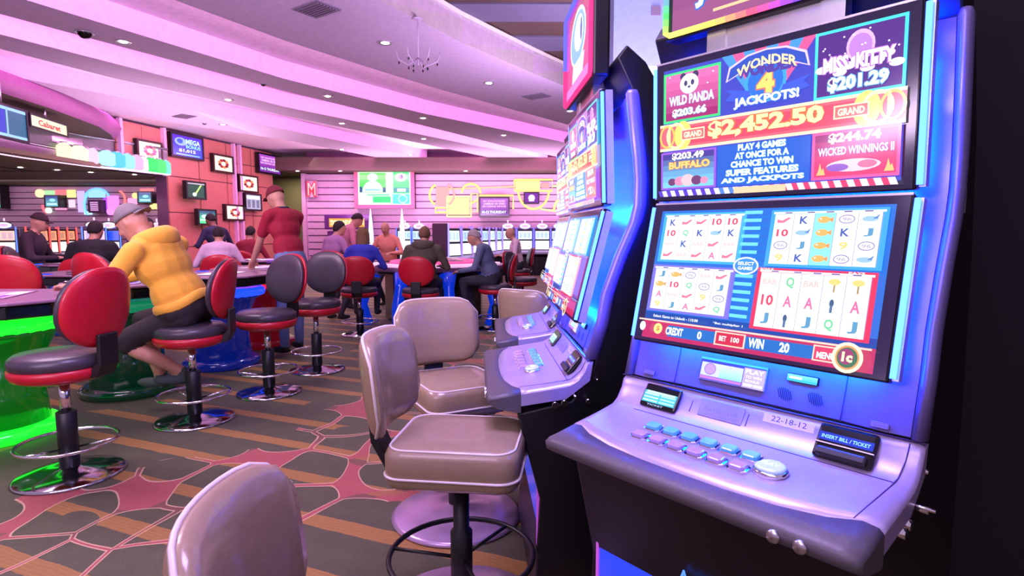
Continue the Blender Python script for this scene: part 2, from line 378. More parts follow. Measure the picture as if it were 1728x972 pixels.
# corridor opening at the far left corner
struct(MB().box((-10.5, 21.5, 0), (-5, 21.7, 4.2)).build('wall_corridor', M('olive_wall')))
struct(MB().box((-10.5, 18.4, 3.3), (-5, 21.7, 3.4)).build('ceiling', M('olive_wall')))
lamp('AREA', 'corridor_fill', (-7.6, 20.4, 3.25), 45, (1, .88, .62), .6, (0, 0, 0), .6)  # added lamp that brightens the corridor, no fixture modelled
# left wall with orange panels
WA, WD = Vector((-8.57, 12.8, 0)), Vector((.196, 1, 0)).normalized(); WN = Vector((WD.y, -WD.x, 0))
def WL(px, py=486, off=0):              # the point of the left wall seen at a pixel
    r = ray(px, py); o = WA + WN * off; t = o.dot(WN) / r.dot(WN) if False else None
    n = WN; t = ((o - Vector((0, 0, H))).dot(n)) / r.dot(n); return Vector((0, 0, H)) + r * t
def wbox(name, a, b, z0, z1, th, mat, parent=None, off=0):
    P = [a + WN * off, b + WN * off, b + WN * (off + th), a + WN * (off + th)]
    V = [(p.x, p.y, z) for z in (z0, z1) for p in P]
    return MB().add(V, [(0, 1, 2, 3), (4, 5, 6, 7), (0, 1, 5, 4), (1, 2, 6, 5), (2, 3, 7, 6), (3, 0, 4, 7)]).build(name, mat, parent)
A0, A1, A2 = WL(209), WL(291), WL(466)
wl = struct(wbox('wall_left', A1, A2, 0, 3.72, -.3, M('slat_gap'))); wbox('lintel', A0, A1, 2.62, 3.72, -.3, M('slat_gap'), wl)
def panels(a, b, n, zs):
    for i in range(n):
        p = a.lerp(b, i / n + .004); q = a.lerp(b, (i + 1) / n - .004)
        for z0, z1 in zip(zs, zs[1:]): wbox('panel', p, q, z0 + .01, z1 - .01, .04, M('orange_panel'), wl)
panels(A0, A1, 2, (2.66, 3.2, 3.7)); panels(A1, A2, 4, (.02, .9, 1.75, 2.62, 3.2, 3.7))
for x in (211, 283, 398, 408):
    p = WL(x); struct(wbox('trim', p, p + WD * .07, 2.6 if x < 290 else 0, 3.72, .1, M('riser_paint'), None, .04))
# annex behind the left wall: slatted wall, low ceiling
YN = 17.0
wa = struct(MB().box((-17.5, YN + .06, 0), (-8.1, YN + .3, 2.6)).build('wall_annex', M('slat_gap')))
planks(-17.5, -8.1, YN, .05, 2.5, .17, M('slat'), wa)
struct(MB().box((-18, 9.2, 2.62), (-8.6, YN + .3, 2.7)).build('ceiling', M('olive_wall')))
struct(MB().box((-18, 4.5, 2.62), (-9.6, 9.2, 3.76)).build('wall_left', M('orange_panel')))
# curved canopy over the left wall and the orange alcove under it
CV = [(-6.7, 5.2), (-7.0, 7.2), (-7.07, 8.24), (-7.23, 9.49), (-7.6, 11.1), (-8.0, 12.0), (-8.35, 12.6), (-8.6, 12.8)]
mb = MB(); n = len(CV)
rings = []
for dz, off in ((.26, 0), (.22, -.02), (.1, .05), (0, .16)):
    rings.append([(x - off, y, 3.24 + dz) for x, y in CV])
mb.loft(rings[::-1], 0, closed=False, caps=False)
mb.add([(x - .16, y, 3.24) for x, y in CV] + [(-12, 12.8, 3.24), (-12, 5.2, 3.24)], [tuple(range(n + 2))], 1)
struct(mb.build('trim', [M('fascia_paint', rgb(165, 95, 150), .6), M('dark_bulkhead')]))
LEDS.append(led([(x - .45, y) for x, y in CV][1:-2], 0, 3.51, 3.55))
struct(MB().box((-12, 13.0, 2.62), (-8.6, 13.1, 3.6)).build('wall_alcove', M('orange_panel')))
struct(MB().box((-10.7, 5, 2.62), (-10.6, 13.0, 3.6)).build('wall_alcove', M('orange_panel')))
# right-hand dark side of the hall
struct(MB().box((3.4, -2.5, 0), (3.5, 12, 4.6)).build('wall_right', M('wall_dark')))
struct(MB().box((1.17, 1.55, 0), (3.4, 1.75, 2.4)).build('wall_filler', M('dark_void')))  # black filler box added to keep this side dark

# curved glass balustrade with a lit fascia below, in front of the annex
GP = [Y(px, 392, y) for px, y in ((-60, 9.6), (5, 10.2), (50, 10.8), (100, 11.4), (150, 12.1), (200, 12.7), (245, 13.3), (290, 13.95))]
GP = [(p.x, p.y) for p in GP]; gz = [(2.95 + .0 * i, 3.27 - .02 * i) for i in range(8)]
bal = thing('glass_balustrade', 'curved glass display band with glowing bottle panels above the left annex opening', 'balustrade', (0, 0, 0))
zt = lambda i: (2.98 - .022 * i, 3.28 - .012 * i)
for i in range(7):
    (x0, y0), (x1, y1) = GP[i], GP[i + 1]; a, b = zt(i); c, d = zt(i + 1)
    MB().add([(x0, y0, a), (x1, y1, c), (x1, y1, d), (x0, y0, b), (x0 - .03, y0 + .03, a), (x1 - .03, y1 + .03, c), (x1 - .03, y1 + .03, d), (x0 - .03, y0 + .03, b)],
             [(0, 1, 2, 3), (4, 5, 6, 7), (0, 1, 5, 4), (3, 2, 6, 7)]).build('pane', M('glass_grey'), bal)
MB().tube([(x, y, zt(i)[1] + .02) for i, (x, y) in enumerate(GP)], .03).build('top_rail', M('silver_trim'), bal)
MB().tube([(x, y, zt(i)[0] - .02) for i, (x, y) in enumerate(GP)], .025).build('bottom_rail', M('dull_chrome'), bal)
fas = MB(); r1 = [(x + .03, y - .03, zt(i)[0] - .05) for i, (x, y) in enumerate(GP)]; r2 = [(x - .25, y + .1, 2.64 - .0 * i) for i, (x, y) in enumerate(GP)]
fas.loft([r2, r1], 0, closed=False, caps=False); r3 = [(x - .6, y + .35, 2.62) for x, y in GP]
fas.loft([r3, r2], 1, closed=False, caps=False); struct(fas.build('trim', [M('riser_paint'), M('olive_wall')]))
mb = MB(); mb.add([(x + .12, y - .12, z) for (x, y) in GP for z in (2.60, 2.64)], [(2 * i, 2 * i + 1, 2 * i + 3, 2 * i + 2) for i in range(7)])
tag(mb.build('led_strip', M('soft_led', (1, .6, 1), .5, emit=(1, .45, .88), es=2.2)), 'thin pink light strip along the foot of the curved fascia', 'light')
# glowing panels standing behind the glass band
gl = [((236, 226, 190), 3.3, .12), ((240, 235, 200), 3.8, .16), ((235, 190, 235), 4.25, .1), ((170, 225, 255), 4.7, .16), ((90, 190, 255), 5.05, .16), ((150, 220, 255), 5.4, .16),
      ((230, 170, 230), 5.75, .14), ((240, 220, 240), 6.02, .1), ((70, 225, 110), 6.3, .13), ((90, 235, 120), 6.6, .14), ((120, 220, 200), 6.85, .1)]
for k, (c, t, hw) in enumerate(gl):
    i = int(t); f = t - i; (x0, y0), (x1, y1) = GP[min(i, 7)], GP[min(i + 1, 7)]; X, Yy = x0 + (x1 - x0) * f, y0 + (y1 - y0) * f
    zb = 2.76 - .02 * t; o = thing('lit_bottle', None or ['cream glowing jar, first from the left in the curved glass band', 'cream glowing jar beside the first one in the glass band', 'pale pink glowing jar between cream and blue ones',
        'first pale blue glowing jar of the curved band', 'deepest blue glowing jar of the curved band', 'pale blue glowing jar beside the pink ones', 'pink glowing jar right of the three blue ones', 'whitish glowing jar beside the green ones',
        'first green glowing jar near the end of the band', 'brighter green glowing jar near the end of the band', 'teal glowing jar at the far end of the glass band'][k], 'bottle', (X + .1, Yy - .1, zb), 0, 'glowing jars in the glass band')
    MB().lathe([(hw * .75, 0), (hw, .03), (hw, .25), (hw * .6, .29), (hw * .45, .31)], n=14, c=rgb(*c, 1.5)).build('jar', NEON, o)
    MB().lathe([(hw * .5, .31), (hw * .5, .335)], n=12).build('lid', M('silver_trim'), o)

# ------------------------------------------------------------------ slot machines (local x across, y into the cabinet)
LOWB, LOWT = Vector((0, -.09, .979)), Vector((0, 0, 1.347)); UPB, UPT = Vector((0, 0, 1.353)), Vector((0, -.012, 1.716))
def symbol(a, k, x, y, w, h):
    cx, cy = x + w / 2, y + h / 2
    red, teal, green, blue, gold = rgb(225, 120, 150), rgb(90, 150, 190), rgb(110, 205, 150), rgb(70, 95, 175), rgb(235, 205, 120)
    if k in '10 J Q K A 9'.split(): a.text(k, x + w * (.2 if k == '10' else .3), y + h * .2, w * (.6 if k == '10' else .4), h * .6, {'10': rgb(225, 70, 100), 'J': teal, 'Q': green, 'K': blue, 'A': rgb(215, 110, 160), '9': gold}[k], .03)
    elif k == 'f': a.oval(cx - w * .05, cy, w * .3, h * .26, rgb(250, 175, 95)); a.poly([(cx + w * .18, cy), (cx + w * .38, cy + h * .22), (cx + w * .38, cy - h * .22)], rgb(250, 150, 80)); a.oval(cx - w * .2, cy + h * .06, w * .05, h * .06, W1)
    elif k == 's': a.poly([(x + w * .15, y + h * .3), (x + w * .5, y + h * .3), (x + w * .85, y + h * .7), (x + w * .7, y + h * .75), (x + w * .4, y + h * .5), (x + w * .15, y + h * .6)], red)
    elif k == 'd': a.oval(cx, cy, w * .34, h * .2, rgb(150, 190, 220)); a.poly([(cx + w * .1, cy), (cx + w * .4, cy + h * .35), (cx + w * .3, cy)], rgb(90, 130, 190))
    elif k == 'm': a.ring(cx, cy, w * .36, h * .34, .0022, rgb(150, 130, 180)); a.text('96', cx - w * .2, cy - h * .14, w * .4, h * .28, rgb(170, 160, 190), .02)
    elif k == 'b': a.text('BAR', x + w * .14, y + h * .34, w * .72, h * .32, rgb(240, 190, 185), .03)
    elif k == 'l': a.rect(cx - w * .03, y + h * .15, cx + w * .05, y + h * .6, rgb(170, 140, 90)); a.oval(cx, y + h * .68, w * .26, h * .16, gold)
    elif k == 'p': a.oval(cx, cy + h * .1, w * .1, h * .2, rgb(60, 90, 130)); a.rect(cx - w * .06, y + h * .12, cx + w * .06, cy, rgb(80, 110, 150))
def reels(a, x0, y0, x1, y1, cols, edge, colhi=None):
    a.rect(x0, y0, x1, y1, edge); b = .006; X0, X1 = x0 + b * 1.6, x1 - b * 1.6; Y0, Y1 = y0 + b, y1 - b * 1.8
    a.rect(X0 - .004, Y1 + .001, X1 + .004, Y1 + .006, rgb(220, 225, 240)); n = len(cols); w = (X1 - X0) / n
    for t in (.1, .32, .5, .66, .84): a.rect(X0 + (X1 - X0) * t, Y1 + .0022, X0 + (X1 - X0) * (t + .07), Y1 + .0046, rgb(110, 80, 150))
    for i, cs in enumerate(cols):
        a.rect(X0 + i * w + .0006, Y0, X0 + (i + 1) * w - .0006, Y1, rgb(140, 225, 235) if colhi == i else rgb(247, 250, 255)); h = (Y1 - Y0) / len(cs)
        for j, k in enumerate(cs): symbol(a, k, X0 + i * w, Y1 - (j + 1) * h, w, h)
        a.rect(X0 + (i + 1) * w - .0006, Y0, X0 + (i + 1) * w + .0006, Y1, rgb(150, 140, 190))
def lower_art():
    a = Art(); a.rect(-.30, .004, .30, .375, rgb(30, 16, 60)); a.rect(-.277, .012, .277, .357, rgb(30, 105, 205))
    a.rect(-.277, .012, .277, .062, rgb(185, 40, 95)); a.rect(-.277, .062, .277, .082, rgb(15, 70, 160))
    T = 'K 10 s s|s Q K A|s K d b|10 d s m|10 K s s'; 
    top1 = [['K', '10', 'b', 's'], ['s', 'Q', 'K', 'b'], ['s', 'K', 'b', 's'], ['10', 'd', 's', 'A'], ['10', 'K', 'b', 's']]
    top2 = [['s', '10', 'm', '9'], ['K', 'd', 'J', 'K'], ['f', 'f', 'f', 'f'], ['m', 'K', '9', 'm'], ['d', 'J', 'm', 'd']]
    bot1 = [['J', 'f', 'A', '9'], ['f', '10', 'b', 'J'], ['m', 'Q', 's', 'A'], ['b', 'm', '9', 's'], ['s', 'J', 'm', 'Q']]
    bot2 = [['b', '10', 'J'], ['Q', 'A', 'p'], ['b', 'A', 'J'], ['l', 'p', 'Q'], ['l', 'A', 'J']]
    reels(a, -.268, .218, -.034, .35, top1, rgb(60, 170, 235)); reels(a, .028, .218, .268, .35, top2, rgb(60, 160, 240), 2)
    reels(a, -.268, .084, -.034, .208, bot1, rgb(120, 110, 220)); reels(a, .022, .070, .268, .212, bot2, rgb(225, 50, 90))
    a.text('BONUS', .03, .2055, .03, .005, W1, .02); a.text('PAYS', .215, .2055, .03, .005, W1, .02)
    for k in range(14): a.rect(-.028, .09 + k * .019, .015, .098 + k * .019, rgb(110, 210, 250) if k != 6 else rgb(40, 120, 220))
    a.oval(-.006, .213, .031, .021, W1); a.oval(-.006, .213, .027, .0175, rgb(60, 140, 215)); a.text('SELECT', -.026, .2145, .04, .008, W1, .03); a.text('GAMES', -.024, .203, .036, .008, W1, .03)
    a.text('Select Game to Unlock - 110.00', -.235, .067, .13, .007, W1, .02); a.text('*Bet multiplier 1', -.065, .067, .075, .007, W1, .02)
    a.rect(-.277, .056, .277, .060, rgb(245, 205, 190)); a.rect(-.185, .022, .2, .05, rgb(25, 105, 190))
    a.oval(-.262, .040, .009, .012, W1); a.oval(-.214, .038, .013, .014, rgb(245, 225, 130)); a.text('$', -.219, .031, .01, .014, rgb(190, 120, 60), .02)
    a.text('CREDIT', -.19, .026, .05, .02, W1, .04); a.text('0', -.1, .026, .012, .02, W1, .04)
    a.rect(-.054, .02, .022, .053, rgb(240, 205, 185)); a.rect(-.05, .023, .018, .05, rgb(200, 40, 70)); a.text('BET', -.042, .031, .018, .012, W1, .03); a.text('100', -.012, .031, .02, .012, W1, .03)
    a.text('WIN', .03, .026, .036, .022, W1, .04); a.text('20', .10, .026, .022, .022, W1, .04)
    a.rect(.17, .02, .22, .053, rgb(240, 205, 185)); a.rect(.173, .023, .217, .05, rgb(215, 60, 100)); a.text('MENU', .178, .026, .036, .014, W1, .04)
    a.oval(.236, .036, .029, .031, rgb(250, 240, 200)); a.oval(.236, .036, .0225, .0245, rgb(215, 150, 90)); a.oval(.236, .036, .019, .0205, rgb(60, 110, 80)); a.oval(.234, .038, .014, .016, rgb(150, 60, 110)); a.text('1c', .226, .027, .02, .02, rgb(255, 245, 190), .05)
    return a
def upper_art():
    a = Art(); a.rect(-.30, .003, .30, .36, rgb(24, 14, 52)); a.rect(-.28, .02, .28, .342, rgb(60, 70, 190))
    y1, y2, y3, y4 = .205, .333, .135, .03
    # top row
    a.rect(-.28, y1, -.115, y2, rgb(60, 220, 130)); a.grad(-.273, y1 + .006, -.121, y2 - .006, rgb(160, 40, 110), rgb(225, 110, 175))
    for sx in (-1, 1): a.oval(-.203 + sx * .018, .318, .009, .009, rgb(70, 50, 100))
    a.oval(-.203, .298, .027, .025, W1)
    for sx in (-1, 1): a.oval(-.203 + sx * .010, .300, .005, .007, rgb(70, 60, 110))
    a.oval(-.203, .290, .004, .003, rgb(70, 60, 110)); a.text('WILD PANDA', -.262, .248, .13, .024, W1, .04, rgb(150, 120, 200)); a.text('$203.66', -.252, .217, .10, .022, rgb(250, 255, 255), .05, rgb(110, 150, 190))
    for x, y in ((-.135, .315), (-.26, .322), (-.15, .29)): a.oval(x, y, .002, .002, W1)
    # middle emblem
    for k in range(8):
        t0, t1 = -.112 + k * .0278, -.112 + (k + 1) * .0278
        a.poly([(t0, y2 + .009), (t1, y2 + .009), (-.004 + (t1 + .004) * .4, .25), (-.004 + (t0 + .004) * .4, .25)], (rgb(70, 150, 235), rgb(235, 90, 150))[k % 2])
    a.oval(-.002, .265, .050, .048, rgb(60, 160, 240)); a.oval(-.002, .265, .042, .040, rgb(40, 110, 215)); a.text('4', -.022, .236, .042, .052, rgb(250, 215, 110), .05, rgb(230, 110, 90))
    P = [(-.10, .283), (-.05, .303), (0, .308), (.05, .303), (.098, .283)]; a.poly([(x, y - .004) for x, y in P] + [(x * .92, y + .030) for x, y in P[::-1]], rgb(225, 200, 250)); a.poly([(x * .95, y) for x, y in P] + [(x * .88, y + .026) for x, y in P[::-1]], rgb(45, 80, 190))
    a.text('WONDER', -.072, .283, .142, .022, rgb(255, 235, 170), .03, rgb(80, 60, 160), .018)
    for sx in (-1, 1): a.poly([(sx * .03, .222), (sx * .10, .236), (sx * .085, .25), (sx * .102, .262), (sx * .04, .25)], rgb(60, 90, 215)); 
    a.text('JACKPOTS!', -.078, .211, .155, .027, W1, .05, rgb(40, 110, 220))
    # right panel
    a.rect(.108, y1 - .004, .28, y2 + .008, rgb(70, 235, 240)); a.rect(.114, y1 + .002, .274, y2 + .002, rgb(80, 40, 130))
    a.oval(.197, .298, .027, .032, rgb(230, 180, 235)); a.oval(.197, .296, .022, .026, rgb(190, 130, 225)); 
    for k in range(9): a.oval(.124 + k * .0175, .262 + .012 * math.sin(k * 2.1), .014, .008, rgb(240, 215, 250))
    for k in range(14): a.oval(.12 + random.random() * .15, .28 + random.random() * .05, .0018, .0018, W1)
    a.text('MISS  KITTY', .127, .253, .135, .032, rgb(250, 240, 255), .05, rgb(180, 110, 210)); a.text('$201.29', .137, .211, .115, .032, W1, .05, rgb(90, 170, 230))
    # grand band
    a.rect(-.285, y3 - .003, .285, y1 - .004, rgb(255, 240, 190)); a.rect(-.285, y3 + .004, .285, y1 - .011, rgb(240, 100, 120)); a.rect(-.2, y3 + .010, .2, y1 - .017, rgb(235, 75, 100))
    for sx in (-1, 1):
        a.oval(sx * .215, .169, .026, .036, rgb(255, 215, 110)); a.ring(sx * .235, .169, .03, .034, .007, rgb(255, 245, 180)); a.ring(sx * .262, .169, .024, .03, .006, rgb(255, 190, 90)); a.rect(sx * .255 - .003, .142, sx * .255 + .003, .196, rgb(255, 235, 150))
        cx = sx * .186; a.rect(cx - .034, .155, cx + .034, .183, rgb(255, 245, 190)); a.rect(cx - .031, .158, cx + .031, .180, rgb(235, 110, 110)); a.text('GRAND', cx - .026, .161, .052, .015, rgb(255, 250, 210), .04)
    a.text('$2,452.50', -.142, .147, .275, .045, rgb(255, 245, 170), .05, rgb(215, 110, 70))
    # bottom row
    a.rect(-.28, y4, -.118, y3 - .007, rgb(150, 90, 225)); a.grad(-.274, y4 + .005, -.124, y3 - .012, rgb(120, 200, 240), rgb(70, 60, 150))
    a.text('$203.49', -.246, .105, .094, .020, W1, .05, rgb(60, 40, 120)); a.text('BUFFALO', -.255, .083, .12, .019, rgb(255, 205, 120), .05, rgb(200, 90, 60))
    for k, (x, r_) in enumerate(((-.245, .012), (-.222, .015), (-.198, .019), (-.172, .015), (-.15, .011))): a.oval(x, .045 + r_ * .4, r_, r_ * .8, (rgb(110, 60, 110), rgb(225, 140, 180), rgb(240, 190, 200))[k % 3])
    a.rect(-.114, y4, .108, y3 - .007, rgb(35, 95, 205))
    for k, (t, w_) in enumerate((('PLAY 4 GAMES', .115), ('AT ONCE FOR A', .13), ('CHANCE TO WIN', .15), ('SUPER FEATURES', .175), ('AND JACKPOTS', .20))): a.text(t, -.003 - w_ / 2, .112 - k * .0196, w_, .0155, W1, .05, rgb(50, 160, 235))
    a.rect(.112, y4, .28, y3 - .004, rgb(245, 90, 160)); a.grad(.118, y4 + .006, .274, y3 - .01, rgb(235, 60, 110), rgb(150, 40, 110))
    a.text('$244.74', .145, .104, .10, .022, W1, .05, rgb(150, 70, 140)); a.text('WICKED WINNINGS II', .125, .08, .144, .017, rgb(255, 225, 240), .03, rgb(130, 80, 190))
    a.oval(.195, .057, .052, .013, rgb(250, 200, 225)); a.oval(.165, .054, .022, .008, rgb(140, 90, 190)); a.oval(.222, .058, .018, .008, rgb(240, 110, 150))
    for x in (.132, .262): a.poly([(x - .009, .04), (x + .009, .04), (x + .005, .055), (x + .002, .05), (x - .002, .066), (x - .005, .05)], rgb(255, 190, 120))
    for k in range(22):
        x = -.28 + k * .0255; c = rgb(90, 60, 200) if k < 7 else (rgb(80, 130, 230) if k < 12 else rgb(235, 60, 110)); a.poly([(x, .012), (x + .012, .012), (x + .006, .027), (x - .006, .027)], c); a.poly([(x + .012, .012), (x + .0255, .012), (x + .0195, .027), (x + .006, .027)], rgb(235, 225, 250))
    a.rect(-.065, .011, .06, .026, rgb(240, 200, 160)); return a
def slot_machine(label, cx, cy, yaw, topper):
    t = thing('slot_machine', label, 'slot machine', (cx, cy, 0), yaw, 'curved bank of tall blue-lit slot machines')
    # black cabinet body
    body = [(-.22, .03), (-.20, .40), (-.275, .69), (-.10, .73), (-.03, .84), (.00, .97), (.03, 1.08), (.07, 1.2), (.12, 1.35), (.115, 1.5), (.09, 1.68), (.03, 1.80), (.06, 1.84), (.12, 1.79), (.19, 1.68), (.26, 1.48), (.30, 1.2), (.32, .9), (.32, .5), (.32, .03)]
    MB().prism(body, -.345, .345).build('body', M('black_plastic'), t, .006)
    MB().box((-.32, -.19, 0), (.32, .30, .035)).build('plinth', M('black_plastic'), t)
    # front plate with its swelling side wings
    WP = [(-.045, .868), (-.013, .98), (.003, 1.077), (.045, 1.2), (.088, 1.30), (.10, 1.355), (.101, 1.43), (.095, 1.5), (.07, 1.69)]
    mb = MB(); ring = lambda y, z: [(x, y + d, z) for x, d in ((-.335, .004), (-.29, .0), (-.2, .012), (.2, .012), (.29, .0), (.335, .004))]
    mb.loft([ring(y, z) for y, z in WP], closed=False, caps=False); mb.add(ring(.07, 1.69) + ring(.115, 1.70), [(0, 1, 2, 3, 4, 5, 11, 10, 9, 8, 7, 6)])
    mb.build('front_plate', M('wing_silver'), t)
    for sx in (-1, 1):
        P = [(sx * .350, y, z) for y, z in WP] ; rr = []
        for y, z in WP:
            w_ = .014; d0 = .022
            rr.append([(sx * (.350 + w_ * math.cos(a)), y + .008 + d0 * math.sin(a), z) for a in [k * math.pi / 6 for k in range(12)]])
        e = rr[-1]; rr.append([((p[0] - sx * .35) * .7 + sx * .35, (p[1] - .078) * .7 + .078, 1.703) for p in e])
        MB().loft(rr).build('side_wing', M('wing_silver'), t)
    # screens: shallow boxes standing off the plate, with neon tubes down both sides
    def screen(name, B, T, art, th):
        up = (T - B).normalized(); n = Vector((0, -up.z, up.y)); L_ = (T - B).length
        F = Matrix((( 1, 0, 0, 0), (0, up.y, -n.y, B.y), (0, up.z, -n.z, B.z), (0, 0, 0, 1)))   # x, up, inwards
        s = MB().box((-.305, 0, .001), (.305, L_, th), mat=F).build(name, M('black_gloss'), t, .004)
        for sx in (-1, 1): MB().box((min(sx * .306, sx * .318), .006, .014), (max(sx * .306, sx * .318), L_ - .006, th + .006), mat=F).build('bezel_side', M('silver_trim'), s)
        MB().box((-.303, L_ - .004, -.0015), (.303, L_ + .001, .008), mat=F).build('bezel_edge', M('silver_trim'), s)
        for sx in (-1, 1):
            q = [F @ Vector((sx * .310, .010, .004)), F @ Vector((sx * .310, L_ - .010, .004))]
            MB().tube(q, .0058, c=(.34, 1.0, 15)).build('neon_tube', NEON, s)
        m_ = MB()                                                     # blue light strips behind the screen edges
        for sx in (-1, 1): m_.box((sx * .285 - .006, .03, th + .002), (sx * .285 + .006, L_ - .03, th + .007), c=(.02, 9, 620), mat=F)
        m_.box((-.26, .008, th + .002), (.26, .014, th + .006), c=(.1, 40, 520), mat=F)
        m_.build('backlight', NEON, s)
        art.build('display', GLOW, s, Vector(B) + n * .0015, (1, 0, 0), up)
    screen('upper_screen', UPB, UPT, upper_art(), .03); screen('lower_screen', LOWB, LOWT, lower_art(), .03)
    # sloping deck: a profile swept across, armrest along its front
    PR = [(-.052, .865), (-.06, .842), (-.08, .813), (-.096, .802), (-.11, .795), (-.148, .788), (-.184, .782)]
    XS = [-.364, -.355, -.33, -.28, -.2, -.1, 0, .1, .2, .28, .33, .355, .364]
    bd = lambda x: -.264 - .055 * max(0, 1 - (abs(x) / .33) ** 3.0) ** .8
    zz = lambda y: .782 + (y + .184) * .135
    rr = []
    for x in XS:
        dz = -.012 if abs(x) > .36 else (-.003 if abs(x) > .35 else 0)
        b = bd(x); r_ = [(x, y, z + dz) for y, z in PR] + [(x, -.184 + (b + .184) * k / 3, zz(-.184 + (b + .184) * k / 3) + dz) for k in (1, 2, 3)]
        r_ += [(x, b, zz(b) - .05), (x, -.12, .742), (x, -.045, .80), (x, -.035, .862)]; rr.append(r_)
    MB().loft(rr).build('button_deck', M('silver_plastic'), t)
    rr = []
    for x in XS:
        b = bd(x) - .0008; e = .012 if abs(x) > .36 else (.003 if abs(x) > .35 else 0)
        rr.append([(x, b, zz(b) - .001 - e), (x, b * .4 - .352 * .6, .762 - e), (x, -.362 + e, .757 - e), (x, -.374 + e, .744), (x, -.370 + e, .726), (x, -.345 + e, .712), (x, -.28, .700), (x, b, .70)])
    MB().loft(rr).build('armrest', M('armrest'), t)
    PRF = [(-.363, .757), (-.265, .771), (-.184, .782), (-.148, .788), (-.11, .795), (-.096, .802), (-.08, .813), (-.06, .842), (-.052, .865), (-.013, .98)]
    def _surf(x, y, out):                  # point, across-slope direction and normal on the deck at depth y
        for (y0, z0), (y1, z1) in zip(PRF, PRF[1:]):
            if y0 <= y <= y1: break
        f = (y - y0) / (y1 - y0); d = Vector((0, y1 - y0, z1 - z0)).normalized(); n = Vector((0, -d.z, d.y)); return Vector((x, y, z0 + f * (z1 - z0))) + n * out, d, n
    def patch(name, x0, x1, y0, y1, th, mat, bev=.002, lift=0):
        a, d0, n0 = _surf(0, y0, 0); b, d1, n1 = _surf(0, y1, 0); d = (b - a).normalized(); n = Vector((0, -d.z, d.y)); L_ = (b - a).length; mx = (x0 + x1) / 2
        F = Matrix(((1, 0, 0, mx), (0, d.y, n.y, a.y + n.y * lift), (0, d.z, n.z, a.z + n.z * lift), (0, 0, 0, 1)))
        return MB().box((x0 - mx, 0, -.004), (x1 - mx, L_, th), mat=F).build(name, mat, t, bev), F, L_, d
    # seams of the front panel
    def seam(pts, r_=.0013): MB().tube(pts, r_, n=5).build('seam', M('seam'), t)
    yz = lambda z: -.052 + (z - .865) / .115 * .039 + .0125
    seam([(-.364, -.0535, .865), (.364, -.0535, .865)], .0018)
    for x in (-.206, .206): seam([(x, yz(z), z) for z in (.868, .90, .93, .966)])
    for x in (-.133, .016): seam([tuple(_surf(x, y_, 0)[0]) for y_ in (-.0785, -.07, -.061)])
    seam([tuple(_surf(x, y_, .0)[0]) for x, y_ in ((.338, -.054), (.337, -.07), (.334, -.10), (.330, -.13), (.322, -.20), (.316, -.268))])
    seam([tuple(_surf(x, -.112, .0)[0]) for x in (-.28, 0, .331)])
    # lit ticket printer, bill slot, information display, card reader
    pr, F, L_, d = patch('ticket_printer', -.275, -.165, -.094, -.055, .007, M('black_gloss'), .006)
    a = Art(); a.rect(-.05, .012, .05, .045, rgb(60, 190, 225)); a.rect(-.044, .039, .044, .045, rgb(200, 245, 255))
    for k in range(3): a.rect(-.047, .015 + k * .009, -.002, .020 + k * .009, rgb(190, 245, 255)); a.rect(.003, .015 + k * .009, .047, .020 + k * .009, rgb(170, 240, 255))
    a.text('TICKET', -.03, .004, .05, .005, rgb(160, 190, 240), .02)
    n = Vector((0, -d.z, d.y)); a.build('printer_light', GLOW, pr, F @ Vector((0, 0, .0075)), (1, 0, 0), d)
    bl, F, L_, d = patch('bill_acceptor', .176, .290, -.102, -.054, .010, M('black_gloss'), .008)
    a = Art(); a.rect(-.052, .038, .052, .056, rgb(20, 50, 190)); a.text('INSERT BILL / TICKET', -.046, .043, .092, .008, rgb(150, 225, 255), .02); a.build('bill_light', GLOW, bl, F @ Vector((0, 0, .0105)), (1, 0, 0), d)
    MB().box((-.048, .002, .006), (.048, .022, .020), mat=F).build('bill_slot', M('black_plastic'), bl, .005)
    MB().box((-.056, .030, .009), (.056, .0325, .014), mat=F).build('bill_rim', M('silver_trim'), bl)
    def panel(name, x0, x1, z0, z1, th, mat, off=0):
        yz = lambda z: -.052 + (z - .865) / .115 * .039 + .012 + off
        B, T = Vector(((x0 + x1) / 2, yz(z0), z0)), Vector(((x0 + x1) / 2, yz(z1), z1)); d = (T - B).normalized(); n = Vector((0, -d.z, d.y)); L_ = (T - B).length
        F = Matrix(((1, 0, 0, B.x), (0, d.y, n.y, B.y), (0, d.z, n.z, B.z), (0, 0, 0, 1))); h = (x1 - x0) / 2
        return MB().box((-h, 0, -.004), (h, L_, th), mat=F).build(name, mat, t, .0015), F, L_, d
    inf, F, L_, d = panel('information_display', -.140, .036, .892, .948, .004, M('panel_grey'))
    a = Art(); a.rect(-.086, .003, .086, .053, rgb(60, 60, 190)); a.rect(-.082, .012, .030, .046, rgb(205, 210, 250)); a.grad(-.03, .012, .028, .046, rgb(150, 225, 240), rgb(205, 210, 250)); a.oval(-.057, .03, .016, .015, rgb(190, 150, 225)); a.ring(-.057, .03, .016, .015, .002, rgb(150, 110, 200))
    a.rect(-.082, .004, .03, .011, rgb(190, 120, 220)); a.rect(.032, .002, .086, .050, rgb(190, 170, 235)); a.text('PLAY', .036, .036, .046, .011, W1, .03); a.text('TO WIN', .038, .025, .04, .007, W1, .02); a.text('BONUS', .04, .016, .034, .006, W1, .02); a.rect(.036, .006, .058, .012, W1); a.rect(.061, .006, .083, .012, W1)
    a.build('display_face', GLOW, inf, F @ Vector((0, 0, .0045)), (1, 0, 0), d)
    cr, F, L_, d = panel('card_reader', .082, .151, .928, .946, .006, M('black_gloss'))
    a = Art(); a.grad(-.033, .001, .033, .017, rgb(60, 190, 235), rgb(120, 225, 255), 3); a.rect(-.028, .007, .0, .012, W1); a.build('reader_light', GLOW, cr, F @ Vector((0, 0, .0065)), (1, 0, 0), d)
